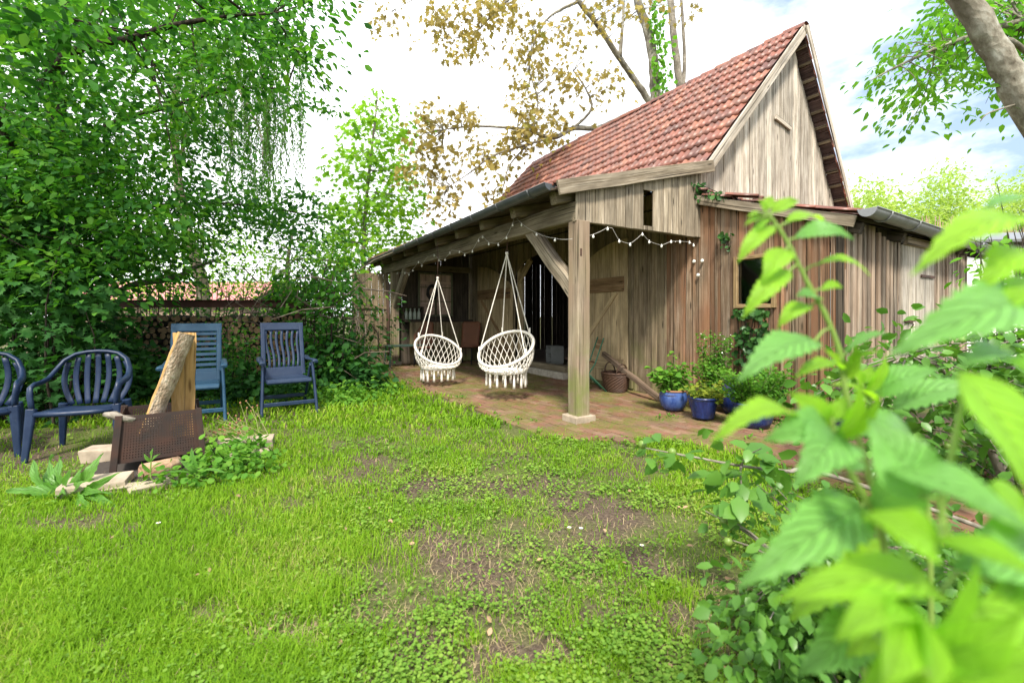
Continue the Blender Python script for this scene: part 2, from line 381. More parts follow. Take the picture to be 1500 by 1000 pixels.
while y < 2.14:
    x = -7.6 + (bw / 2 if r % 2 else 0)
    while x < 3.6:
        ylim = edge_y(x) + .07 * math.sin(x * 7.3) + random.uniform(-.06, .04)
        if ylim < y and not (x > 1.86 and y > 1.9):
            c = L(x + bw / 2, y + bh / 2, -.012 + .006 * math.sin(x * 2.1 + y * 3) + random.uniform(-.005, .006))
            h = .05; t = random.uniform(-.02, .02); cs, sn = math.cos(ROT + t), math.sin(ROT + t)
            hw, hh, e = bw / 2 - .004, bh / 2 - .004, .006; vs = []
            for (k, z) in ((0, 0), (0, h - e), (e, h)):
                for (sx, sy) in ((-1, -1), (1, -1), (1, 1), (-1, 1)):
                    ax, ay = sx * (hw - k), sy * (hh - k)
                    vs.append((c.x + ax * cs - ay * sn, c.y + ax * sn + ay * cs, c.z - .02 + z + random.uniform(-.002, .002)))
            fs = [(a + i, a + (i + 1) % 4, a + 4 + (i + 1) % 4, a + 4 + i) for a in (0, 4) for i in range(4)] + [(8, 9, 10, 11)]
            mb.add(vs, fs)
        x += bw
    y += bh; r += 1
o = mb.build('brick_path', brick_mat()); o['kind'] = 'structure'

# ---------------------------------------------------------------- barn
barn = thing('barn', 'old timber barn with red pantile roof, open porch and low side shed', 'barn', L(0, 0, 0), ROT)
def tile_mat():
    m, nt, out = newmat('clay_pantile'); g = N(nt, 'ShaderNodeNewGeometry'); i = g.outputs['Random Per Island']
    col = ramp(nt, i, [(0, (.15, .05, .033)), (.3, (.24, .08, .048)), (.6, (.19, .066, .044)), (.82, (.30, .118, .068)), (1, (.12, .045, .034))])
    n = N(nt, 'ShaderNodeTexNoise', Vector=g.outputs['Position'], Scale=5.0, Detail=7.0, Roughness=.7)
    col = mixc(nt, ramp(nt, n.outputs[0], [(.44, 0.0), (.66, .85)]), col, (.08, .045, .036))
    n2 = N(nt, 'ShaderNodeTexNoise', Vector=g.outputs['Position'], Scale=17.0, Detail=6.0, Roughness=.7)
    col = mixc(nt, ramp(nt, n2.outputs[0], [(.60, 0.0), (.70, .8)]), col, (.10, .085, .05))
    col = mixc(nt, ramp(nt, n2.outputs[0], [(.25, .7), (.34, 0.0)]), col, (.34, .19, .14))
    fin(nt, out, col, .45, n2.outputs[0], .35, .006, spec=.5); return m
M_TILE = tile_mat()
def tiles(name, O, e, s, width, height, tw=.235, ex=.32, sag=0.0, loose=0.0):
    """pantiles on a roof plane: O eave corner, e along the eave, s up the slope; every tile its own piece of mesh"""
    O, e, s = V(O), V(e).normalized(), V(s).normalized(); n = e.cross(s)
    if n.z < 0: n = -n
    tw = width / int(width / tw); q_ = tw / 2
    prof = [(-.012, .012), (-.004, .034), (.014, .040), (.026, .030), (.040, .008), (.075, 0), (q_ - .016, .008), (q_ - .006, .026), (q_ + .010, .030), (q_ + .022, .020), (q_ + .034, .006), (tw - .035, 0), (tw - .012, .010)]
    mb = MB(); nx, ny = int(width / tw + .5), int(height / ex + .5)
    for j in range(ny):
        for i in range(nx):
            u0 = i * tw + random.uniform(-.006, .006); v0 = j * ex + random.uniform(-.012, .012) - (random.uniform(.02, .06) if random.random() < .035 else 0)
            lift = random.uniform(0, .006) + loose * random.uniform(0, 1) * (i == 0); tilt = random.uniform(-.012, .012)
            ln = min(ex + .07, height - v0 + .05); vs = []
            for (v, dz) in ((0.004, -.022), (0, .024), (ln * .5, .012), (ln, 0)):
                for (u, h) in prof:
                    dzz = dz if dz >= 0 else .024 - .02
                    hh = h if dz >= 0 else h
                    vs.append(O + e * (u0 + u + tilt * v) + s * (v0 + v) + n * (hh + dzz + lift + sag * math.sin(u0 * 1.1)))
            k = len(prof)
            mb.add(vs, [(a * k + b, a * k + b + 1, a * k + k + b + 1, a * k + k + b) for a in range(3) for b in range(k - 1)], smooth=True)
    return mb.build(name, M_TILE, barn)
XV, XF = .10, -8.15                       # near verge and far verge
PK = V((XV, 4.89, 6.17)); EL = V((XV, 2.20, 3.28)); ER = V((XV, 6.75, 2.87)); EP = V((XV, -.43, 2.69))
sl = (PK - EL).normalized(); sr = (PK - ER).normalized(); sp = (V((XV, 2.31, 3.40)) - EP).normalized()
RL = XV - XF
tiles('main_roof', V((XF, EL.y, EL.z + .06)), (1, 0, 0), sl, RL, (PK - EL).length, sag=.022)
tiles('rear_roof', V((XF, ER.y, ER.z + .06)), (1, 0, 0), sr, RL, (PK - ER).length)
tiles('porch_roof', V((XF, EP.y, EP.z - .005)), (1, 0, 0), sp, RL, 2.75)
mb = MB()
for k in range(int(RL / .33)):
    x = XF + .02 + k * .33; pts = []; z = PK.z + .045 + random.uniform(-.01, .012)
    for q in range(2):
        r_ = .115 if q == 0 else .10
        for i in range(9):
            a = math.pi * (i / 8) ; pts.append((x + q * .36, PK.y + math.cos(a) * r_, z + math.sin(a) * r_ - .045 + (.0 if q == 0 else -.012)))
    mb.add(pts, [(i, i + 1, 10 + i, 9 + i) for i in range(8)], smooth=True)
mb.build('ridge_tiles', M_TILE, barn)
# underside: sarking battens and rafters
mb = MB()
for (E, S, ln, dn) in ((EL, sl, (PK - EL).length, 1), (ER, sr, (PK - ER).length, -1)):
    n = V((0, -S.z, S.y)) if dn > 0 else V((0, S.z, -S.y))
    k = 0.1
    while k < ln:
        q = E + S * k - n * .0; mb.board(V((XF, q.y, q.z)), V((XV - .02, q.y, q.z)), .05, .028, S, 0); k += .285
    for x in (XF + .1, -6.5, -4.9, -3.3, -1.7, -.2):
        q0, q1 = E + S * .0 - n * .08, E + S * ln - n * .08
        mb.board(V((x, q0.y, q0.z)), V((x, q1.y, q1.z)), .12, .09, n, 0)
mb.build('roof_battens', W_BEAM, barn)
mb = MB()
for (E, S, ln) in ((EL, sl, (PK - EL).length), (ER, sr, (PK - ER).length)):
    n = V((0, -S.z, S.y)); n = n if n.z > 0 else -n; k = .1
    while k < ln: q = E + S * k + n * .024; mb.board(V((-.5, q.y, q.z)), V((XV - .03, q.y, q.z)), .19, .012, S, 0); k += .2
mb.build('verge_shade_boards', wood('verge_shade_brown', (.04, .028, .026), (.10, .065, .058), (.17, .12, .11), var=.5), barn)  # dark boards added below the tiles to paint the verge underside shaded
mb = MB()
q = 0.0; x = XF
k = .1; npr = V((0, -sp.z, sp.y))
while k < 2.8:
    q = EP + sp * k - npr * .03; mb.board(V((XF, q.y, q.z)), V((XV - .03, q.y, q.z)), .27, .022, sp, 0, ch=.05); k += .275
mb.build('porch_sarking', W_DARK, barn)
mb = MB()
for x in (-.10, -1.0, -1.9, -2.8, -3.7, -4.6, -5.5, -6.4, -7.3, -8.05):
    q0 = EP + sp * .10 - npr * .115; q1 = EP + sp * 2.7 - npr * .115
    mb.board(V((x, q0.y, q0.z)), V((x, q1.y, q1.z)), .145, .12, npr, 0, warp=.006, n=4)
mb.build('porch_rafters', W_BEAM, barn, bevel=.006)
# verge boards
mb = MB(); n_ = npr
a = EP + sp * .02 - n_ * .035; b = EP + sp * 2.86 - n_ * .035
mb.board(V((XV + .03, a.y, a.z)), V((XV + .03, b.y, b.z)), .165, .035, n_, 0, n=6, warp=.004)
mb.build('porch_verge_board', W_GREY, barn, bevel=.004)
mb = MB()
nl = V((0, -sl.z, sl.y)); nr_ = V((0, sr.z, -sr.y))
a = EL + sl * .10 - nl * .01; b = PK - nl * .01
mb.board(V((XV + .02, a.y, a.z)), V((XV + .02, b.y, b.z)), .15, .03, nl, 0, n=6, warp=.003)
a = ER - nr_ * .005; b = PK - nr_ * .02 + V((0, 0, .03))
mb.board(V((XV + .055, a.y, a.z)), V((XV + .055, b.y, b.z)), .10, .03, nr_, 0, n=6, warp=.003)
mb.build('bargeboard', W_PALE, barn, bevel=.004)
# siding: planks side by side, each with its own width, tone and slight bow
def planks(name, m, p0, along, n0, zlo, zhi, w=(.13, .18), t=.022, gap=.009, cut=(), extra=None):
    """p0 start point on the wall line, along = wall direction and length, zlo / zhi = functions of distance"""
    mb = MB(); p0 = V(p0); ln = V(along).length; d = V(along).normalized(); n0 = V(n0); s = 0.0
    while s < ln - .03:
        ww = min(random.uniform(*w), ln - s)
        for (c0, c1, z0, z1) in cut:
            for c_ in (c0, c1):
                if s + .012 < c_ < s + ww + .03: ww = c_ - s
        o = n0 * random.uniform(-.008, .010); a, b = s + gap * random.uniform(.2, 1.5), s + ww
        spans = [(zlo, zhi)]
        for (c0, c1, z0, z1) in cut:
            if c0 - .02 < (a + b) / 2 < c1 + .02: spans = [(zlo, (lambda t_, z0=z0: z0)), ((lambda t_, z1=z1: z1), zhi)]
        for (lo, hi) in spans:
            if hi((a + b) / 2) - lo((a + b) / 2) < .04: continue
            e0 = random.uniform(-.006, .006)
            pts = [p0 + d * a + V((0, 0, lo(a) + e0)) + o, p0 + d * b + V((0, 0, lo(b) + e0)) + o, p0 + d * b + V((0, 0, hi(b))) + o, p0 + d * a + V((0, 0, hi(a))) + o]
            mb.poly_board(pts, t, n0, 0)
        s += ww
    if extra: extra(mb)
    return mb.build(name, m, barn, bevel=.003)
LW = 2.15                                # plane of the long wall
zroofL = lambda y: EL.z + (y - EL.y) * (PK.z - EL.z) / (PK.y - EL.y)
zroofR = lambda y: ER.z + (ER.y - y) * (PK.z - ER.z) / (ER.y - PK.y)
zpor = lambda y: EP.z + (y - EP.y) * sp.z / sp.y
zw = lambda x: 2.93 - .335 * x           # roof plane of the low shed: falls towards us
planks('gable_siding', W_PALE, (-.12, LW - .02, 0), (0, 4.36, 0), (1, 0, 0), lambda s: 2.70,
       lambda s: min(zroofL(LW + s), zroofR(LW + s)) - .03, w=(.10, .16), gap=.013)
for (p, q) in (((-.075, 4.33, 4.60), (-.075, 4.80, 4.50)), ((-.075, 4.34, 3.08), (-.075, 4.85, 3.04))): mb = MB(); mb.board(p, q, .08, .03, (0, 0, 1)); mb.build('hatch_hinge', W_PALE, barn)
# porch end panel with its slot
sa, sb = onx(942, 300, .06).y, onx(956, 300, .06).y
planks('porch_panel', W_GREY, (.06, -.10, 0), (0, LW + .10, 0), (1, 0, 0), lambda s: 2.345, lambda s: zpor(s - .10) - .05, w=(.115, .19), cut=[(sa + .10, sb + .10, 2.40, 2.86)], gap=.013)
mb = MB(); mb.board((.03, -.1, 2.36), (.03, LW, 2.36), .04, .05, (0, 0, 1)); mb.build('panel_rail', W_BEAM, barn)
# long wall: door planks and siding of porch, then the redder weathered stretch
OPL, OPR = -4.78, -2.82
planks('porch_wall', W_PORCH, (-8.1, LW, 0), (8.1 - 4.90, 0, 0), (0, -1, 0), lambda s: .02, lambda s: 3.15, gap=.010)
planks('porch_wall', W_PORCH, (-2.80, LW, 0), (2.80 - .52, 0, 0), (0, -1, 0), lambda s: .02, lambda s: 3.15, w=(.10, .16))
planks('porch_wall', W_PORCH, (-4.90, LW, 0), (2.10, 0, 0), (0, -1, 0), lambda s: 2.02 + .55 * math.sqrt(max(0, 1 - ((s - 1.05) / 1.05) ** 2)), lambda s: 3.15, w=(.10, .14))
wxa, wxb = ony(1082, 410, LW).x, ony(1133, 410, LW).x
planks('side_siding', W_RED, (-.52, LW, 0), (1.86 + .52, 0, 0), (0, -1, 0), lambda s: .02, lambda s: (2.95 if s < .52 else zw(s - .52)) - .03, w=(.085, .18),
       cut=[(wxa + .52, wxb + .52, 1.40, 1.96)])
# battens over some of the joints of the red wall
mb = MB()
for x in (-.35, -.02, .33, 1.20, 1.36, 1.50, 1.63, 1.74): mb.board((x, LW - .022, .05), (x, LW - .022, zw(max(x, 0)) - .06), .03, .018, (1, 0, 0))
mb.build('cover_strips', W_RED, barn)
# wall sill and posts behind the siding
mb = MB()
mb.board((OPR, LW + .08, 0), (OPR, LW + .08, 2.6), .12, .12, (1, 0, 0)); mb.board((OPL, LW + .08, 0), (OPL, LW + .08, 2.6), .12, .12, (1, 0, 0))
mb.board((OPL, LW + .03, 2.02), (OPL + .5, LW + .03, 2.5), .14, .06, (0, 0, 1)); mb.board((OPR, LW + .03, 2.02), (OPR - .5, LW + .03, 2.5), .14, .06, (0, 0, 1))
mb.build('door_frame', W_DOOR, barn, bevel=.004)
# arched door leaves folded back on the wall
def arch_leaf(x0, x1, hi_left, seed):
    d = thing('door', '', '', (0, 0, 0)); del d['label'], d['category']; d.parent = barn
    wdt = x1 - x0; y = LW - .05
    def top(x):
        t = (x - x0) / wdt; t = 1 - t if hi_left else t
        return 1.95 + .58 * math.sin(min(1, t * 1.05) * math.pi / 2)
    mb = MB(); s = 0
    while s < wdt - .02:
        ww = min(random.uniform(.14, .22), wdt - s); a, b = x0 + s + .003, x0 + s + ww
        mb.poly_board([(a, y, .10), (b, y, .10), (b, y, top(b)), ((a + b) / 2, y, top((a + b) / 2)), (a, y, top(a))], .03, (0, -1, 0)); s += ww
    mb.build('leaf', W_DOOR, d, bevel=.003)
    mb = MB()
    mb.board((x0 + .06, y - .03, 1.78), (x1 - .08, y - .03, 1.78), .25, .03, (0, 0, 1)); mb.build('rail', W_BAT, d, bevel=.003)
    mb = MB(); mb.board((x0 + .06, y - .03, .42), (x1 - .08, y - .03, .42), .2, .03, (0, 0, 1))
    p = ((x0 + .25, .55), (x1 - .25, 1.64)) if not hi_left else ((x1 - .25, .55), (x0 + .25, 1.64))
    mb.board((p[0][0], y - .03, p[0][1]), (p[1][0], y - .03, p[1][1]), .075, .025, (0, 0, 1)); mb.build('brace', W_DOOR if not hi_left else W_BAT, d, bevel=.003)
    xh = x0 if not hi_left else x1
    for z in (.42, 1.78): mb = MB(); mb.board((xh - .06, y - .05, z), (xh + .3 * (1 if not hi_left else -1), y - .05, z), .04, .008, (0, 0, 1)); mb.build('hinge', M_IRON, d)
M_IRON = plain('rusty_iron', (.05, .032, .025), .7, noise=.6, col2=(.14, .06, .03), bstr=.2)
arch_leaf(-2.80, -1.26, False, 1); arch_leaf(-6.70, -4.92, True, 2)
mb = MB(); mb.board((-1.21, LW - .03, .05), (-1.21, LW - .03, 2.9), .07, .05, (1, 0, 0)); mb.build('door_stop', W_PORCH, barn, bevel=.003)
# threshold timber and stone step
M_STONE = plain('sandstone', (.44, .36, .27), .9, noise=.7, nscale=9, col2=(.22, .18, .13), var=.25, bstr=.4)
M_CONC = plain('pale_concrete', (.48, .43, .36), .9, noise=.6, nscale=12, bstr=.3)
mb = MB(); mb.board((OPL, LW - .08, .20), (OPR, LW - .08, .20), .12, .16, (0, 0, 1)); mb.build('threshold', W_BEAM, barn, bevel=.008)
mb = MB(); x = OPL - .1
while x < OPR:
    w_ = random.uniform(.35, .6); mb.box((x + w_ / 2, LW - .10, .07), (w_ - .015, .24, .14)); x += w_
mb.build('stone_step', M_CONC, barn, bevel=.012)
# interior
M_DIRT = plain('dusty_floor', (.16, .12, .085), .9, noise=.5, nscale=3)
mb = MB(); mb.add([(XF + .2, LW + .02, .16), (-.2, LW + .02, .16), (-.2, 6.4, .16), (XF + .2, 6.4, .16)], [(0, 1, 2, 3)]); mb.build('barn_floor', M_DIRT, barn)
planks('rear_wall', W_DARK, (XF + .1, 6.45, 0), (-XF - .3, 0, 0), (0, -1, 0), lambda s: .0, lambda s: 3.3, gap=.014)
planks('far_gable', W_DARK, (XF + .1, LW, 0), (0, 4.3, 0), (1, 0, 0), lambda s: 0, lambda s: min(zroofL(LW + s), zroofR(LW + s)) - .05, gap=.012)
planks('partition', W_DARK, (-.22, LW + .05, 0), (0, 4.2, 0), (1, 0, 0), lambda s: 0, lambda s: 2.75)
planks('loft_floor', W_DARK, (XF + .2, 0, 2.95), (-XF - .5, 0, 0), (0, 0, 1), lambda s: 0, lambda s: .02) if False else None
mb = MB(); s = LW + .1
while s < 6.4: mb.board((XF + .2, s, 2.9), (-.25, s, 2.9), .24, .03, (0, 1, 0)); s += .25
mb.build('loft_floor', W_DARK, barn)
# porch posts, beam, braces
def post(x, y=0.0, h=2.35, w=.185):
    mb = MB(); mb.board((x, y, .07), (x, y, h), w, w, (1, 0, 0), 0, ch=.05, warp=.004, n=8); p = mb.build('post', W_POST, barn, bevel=.006)
    mb = MB(); mb.box((x, y, .045), (.27, .29, .09)); mb.build('pad_stone', M_STONE, p, bevel=.012); return p
pp = post(0); mb = MB(); mb.box((.094, -.045, 1.98), (.004, .026, .085), 0); mb.build('mortise_shade_plate', M_IRON, pp)  # thin dark plate on the post face paints the shade of a hole
post(-7.2)
mb = MB(); mb.board((.05, 0, 2.47), (-8.1, 0, 2.46), .235, .19, (0, 0, 1), 0, warp=.008, n=14, ch=.08); mb.build('eave_beam', W_BEAM, barn, bevel=.008)
for sgn, x0 in ((-1, -.09), (1, -7.11)):
    mb = MB(); mb.board((x0 - sgn * .05, 0, 1.50), (x0 + sgn * .92, 0, 2.42), .185, .14, (0, 0, 1), 0, warp=.006, n=5); mb.build('brace', W_GREY, barn, bevel=.006)
# tie beam at the far end, far end wall of the porch with its window and counter
FX = -7.28
yw0, yw1 = onx(613, 430, FX).y, onx(661, 430, FX).y
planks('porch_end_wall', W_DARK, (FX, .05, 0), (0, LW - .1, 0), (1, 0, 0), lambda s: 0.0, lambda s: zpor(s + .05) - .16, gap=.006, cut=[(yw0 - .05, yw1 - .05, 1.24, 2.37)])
mb = MB(); mb.board((FX - .02, .05, 2.5), (FX - .02, LW, 2.5), .16, .12, (0, 0, 1)); mb.board((FX - .03, yw0 - .04, .9), (FX - .03, yw0 - .04, 2.42), .14, .03, (0, 1, 0)); mb.board((FX - .03, yw1 + .04, .9), (FX - .03, yw1 + .04, 2.42), .14, .03, (0, 1, 0)); mb.build('tie_beam', W_BEAM, barn)
M_GFRAME = plain('green_frame_paint', (.16, .17, .10), .7, noise=.6, nscale=20, col2=(.09, .08, .05))
def glass():
    m, nt, out = newmat('dusty_window_glass'); g = N(nt, 'ShaderNodeBsdfGlossy', Roughness=.06, Color=(.9, .93, .95, 1)); t = N(nt, 'ShaderNodeBsdfTransparent', Color=(.82, .86, .84, 1))
    lw = N(nt, 'ShaderNodeLayerWeight', Blend=.25); mx = N(nt, 'ShaderNodeMixShader', i_0=mth(nt, 'MULTIPLY_ADD', lw.outputs['Fresnel'], .9), i_1=t.outputs[0], i_2=g.outputs[0])
    mx.inputs[0].links[0].from_node.inputs[2].default_value = .05
    nt.links.new(mx.outputs[0], out.inputs[0]); return m
M_GLASS = glass()
ym = (yw0 + yw1) / 2; z0, z1 = 1.25, 2.36
W_PINK = wood('lit_pane_pink', (.26, .17, .125), (.58, .42, .34), (.70, .55, .46), var=.3)  # pale tone stands in for the lit look of the panes
wn = None
for (ya, yb) in ((yw0, ym), (ym, yw1)):
    mb = MB(); x = FX + .035
    for (p, q) in (((x, ya, z0 - .02), (x, ya, z1 + .03)), ((x, yb, z0 - .02), (x, yb, z1 + .03))): mb.board(p, q, .05, .05, (0, 1, 0))
    for z in (z0, z1): mb.board((x, ya, z), (x, yb, z), .05, .046, (0, 0, 1))
    for k in (1, 2): z = z0 + (z1 - z0) * k / 3; mb.board((x, ya, z), (x, yb, z), .022, .03, (0, 0, 1))
    f = mb.build('casement', M_GFRAME, barn, bevel=.003)
    mb = MB(); s = ya + .02; xs = FX + .006; ye = yb - .02
    while s < ye - .01: ww = min(.13, ye - s); mb.poly_board([(xs, s + .003, z0), (xs, s + ww, z0), (xs, s + ww, z1), (xs, s + .003, z1)], .02, (1, 0, 0)); s += ww
    for z in (z0 + .25, z1 - .25): mb.board((xs + .016, ya + .03, z), (xs + .016, yb - .03, z), .08, .012, (0, 0, 1))
    mb.build('lit_pane_boards', W_PINK, f)  # boards set in the frame to imitate light reflected in the glass
# counter under the window
planks('counter_front', W_PORCH, (FX + .38, .28, 0), (0, 1.75, 0), (1, 0, 0), lambda s: .05, lambda s: 1.08)
mb = MB(); mb.board((FX + .21, .20, 1.11), (FX + .21, 2.05, 1.11), .38, .045, (1, 0, 0)); mb.build('counter_top', W_DARK, barn, bevel=.004)
# side window of the red wall
za, zb = 1.395, 1.965
mb = MB(); y = LW - .03
for (p, q, side) in (((wxa - .02, y, za - .05), (wxa - .02, y, zb + .045), (1, 0, 0)), ((wxb + .02, y, za - .05), (wxb + .02, y, zb + .045), (1, 0, 0)), ((wxa + .005, y, zb + .022), (wxb - .005, y, zb + .022), (0, 0, 1)), ((wxa + .005, y, za - .03), (wxb - .005, y, za - .03), (0, 0, 1))):
    mb.board(p, q, .05, .055, side)
f = mb.build('window', W_FRAME, barn, bevel=.003)
mb = MB(); mb.box(((wxa + wxb) / 2, LW, (za + zb) / 2), (wxb - wxa, .004, zb - za)); mb.build('pane', M_GLASS, f)
mb = MB(); M_BLACK = plain('interior_shade_black', (.012, .012, .012), .9); x0, x1, yb_ = wxa - .3, wxb + .3, LW + .5  # near-black box behind the pane, painted in place of the unlit inside
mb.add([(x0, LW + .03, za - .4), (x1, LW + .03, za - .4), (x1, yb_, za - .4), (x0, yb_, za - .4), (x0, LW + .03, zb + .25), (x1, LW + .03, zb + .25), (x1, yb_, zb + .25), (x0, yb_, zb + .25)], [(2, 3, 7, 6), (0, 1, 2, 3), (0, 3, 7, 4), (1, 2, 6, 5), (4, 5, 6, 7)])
mb.build('window_dark_box', M_BLACK, f)
# ---------------------------------------------------------------- low shed part: battens, door, roof, gutter
WX, WE = 1.86, 6.02
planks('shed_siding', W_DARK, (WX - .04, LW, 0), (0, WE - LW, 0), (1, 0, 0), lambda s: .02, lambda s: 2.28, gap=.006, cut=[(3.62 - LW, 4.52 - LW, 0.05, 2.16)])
mb = MB(); y = LW + .03
while y < WE:
    if not (3.55 < y < 4.56): mb.board((WX - .005, y, .04), (WX + random.uniform(-.008, .008), y, 2.16 + random.uniform(-.03, .05) if (2.9 < y < 3.5) else 2.27), random.uniform(.055, .085), .032, (0, 1, 0), 0, n=3, warp=.003)
    y += random.uniform(.105, .135)
mb.build('shed_battens', W_BTTN, barn, bevel=.003)
mb = MB(); mb.board((WX - .06, LW + .04, .0), (WX - .06, LW + .04, 2.28), .1, .1, (1, 0, 0)); mb.board((WX - .12, LW, 2.22), (WX - .12, WE, 2.20), .14, .1, (0, 0, 1)); mb.build('shed_frame', W_DARK, barn)
d = MB(); y = 3.54
while y < 4.58:
    ww = min(random.uniform(.10, .16), 4.58 - y); d.poly_board([(WX + .015, y + .003, .10), (WX + .015, y + ww, .10), (WX + .015, y + ww, 2.12), (WX + .015, y + .003, 2.12)], .025, (1, 0, 0)); y += ww
dd = d.build('shed_door', W_PALE, barn, bevel=.003)
mb = MB(); mb.board((WX + .045, 3.58, 2.17), (WX + .045, 4.54, 2.17), .10, .05, (0, 0, 1)); mb.build('door_lintel', W_BTTN, barn)
for z in (1.76, .55): mb = MB(); mb.board((WX + .04, 4.10, z), (WX + .04, 4.55, z), .035, .01, (0, 0, 1)); mb.build('hinge', M_IRON, dd)
mb = MB(); mb.board((WX + .045, 3.56, 1.18), (WX + .045, 3.86, 1.18), .02, .02, (0, 0, 1)); mb.tube([(WX + .05, 3.66, 1.18), (WX + .09, 3.68, 1.14), (WX + .06, 3.70, 1.10)], .008, 6); mb.board((WX + .036, 3.60, 1.18), (WX + .036, 3.82, 1.18), .05, .006, (0, 0, 1)); mb.build('bolt', M_IRON, dd)
sw = V((-1, 0, .335)).normalized()
Ow = V((2.02, LW - .12, zw(2.02) + .01))
tiles('shed_roof', Ow, (0, 1, 0), sw, 4.75, 2.25, ex=.38, tw=.235, loose=.06)
mb = MB(); nw = V((.335, 0, 1)).normalized()
mb.board((-.12, LW - .10, zw(-.12) - .04), (1.98, LW - .10, zw(1.98) - .04), .12, .022, nw, 0, n=5, warp=.004)
mb.build('shed_verge_board', W_GREY, barn, bevel=.003)
mb = MB()
for y in (LW + .05, 3.3, 4.4, 5.5, 6.4): mb.board((1.98, y, zw(1.98) - .10), (-.15, y, zw(-.15) - .10), .12, .09, nw)
for k in range(7): x = 1.95 - k * .34; mb.board((x, LW - .09, zw(x)), (x, 6.7, zw(x)), .045, .03, (1, 0, 0))
mb.build('shed_rafters', W_DARK, barn)
mb = MB(); 
for i in range(4): mb.board((1.86, LW - .05 + i * .7, zw(1.86) - .03), (1.86, LW + .62 + i * .7, zw(1.86) - .03), .06, .04, (0, 0, 1))
M_ZINC = plain('dark_zinc', (.09, .10, .11), .42, noise=.5, nscale=6, col2=(.17, .17, .165), metal=.45, bstr=.1)
M_ZINCL = plain('pale_zinc', (.26, .27, .28), .45, noise=.5, nscale=7, col2=(.15, .15, .15), metal=.35, bstr=.1)
def gutter(name, a, b, r, m, parent=barn, sag=.0):
    a, b = V(a), V(b); d = (b - a).normalized(); up = V((0, 0, 1)); sd = d.cross(up).normalized(); mb = MB()
    n, K = 10, 12; vs = []
    for k in range(K + 1):
        for rr in (r, r - .006):
            for i in range(n + 1):
                t = math.pi * (1 + i / n); vs.append(a + (b - a) * (k / K) + sd * math.cos(t) * rr + up * (math.sin(t) * rr - sag * math.sin(math.pi * k / K)))
    q = 2 * (n + 1)
    fs = [(k * q + j + i, k * q + j + i + 1, k * q + q + j + i + 1, k * q + q + j + i) for k in range(K) for j in (0, n + 1) for i in range(n)]
    fs += [(k * q + e, k * q + q + e, k * q + q + e + n + 1, k * q + e + n + 1) for k in range(K) for e in (0, n)]
    mb.add(vs, fs, smooth=True)
    for p in (a, b):                                        # end caps and front bead
        vs = [p + sd * math.cos(math.pi * (1 + i / n)) * r + up * math.sin(math.pi * (1 + i / n)) * r for i in range(n + 1)]
        mb.add([v - d * .003 for v in vs] + [v + d * .003 for v in vs], [tuple(range(n + 1)), tuple(range(2 * n + 1, n, -1))])
    for s_ in (-1, 1): mb.tube([a + sd * s_ * r, (a + b) / 2 + sd * s_ * r - up * sag, b + sd * s_ * r], .008, 6)
    g = mb.build(name, m, parent); ln = (b - a).length; k = .35
    while k < ln:
        c = a + d * k; mb = MB(); mb.tube([c + sd * math.cos(math.pi * (1 + i / 8)) * (r + .006) + up * (math.sin(math.pi * (1 + i / 8)) * (r + .006) - sag * math.sin(math.pi * k / ln)) for i in range(9)], .009, 6); k += .75; mb.build('bracket', m, g)
    return g
gutter('gutter', (.06, EP.y - .03, 2.715), (-8.2, EP.y - .03, 2.65), .075, M_ZINC)
gutter('shed_gutter', (2.10, LW - .14, 2.335), (2.10, 5.55, 2.245), .085, M_ZINCL)
gutter('shed_gutter', (2.10, 5.57, 2.235), (2.10, 6.75, 2.15), .085, M_ZINCL)
mb = MB(); mb.tube([(-8.0, -.45, 2.5), (-8.0, -.44, 2.36), (-7.75, -.3, 2.25), (-7.45, -.14, 2.13), (-7.38, -.11, 2.05), (-7.38, -.11, .1)], .045, 10); mb.build('downpipe', plain('brown_pipe', (.10, .06, .045), .6, noise=.5, col2=(.18, .12, .08)), barn)
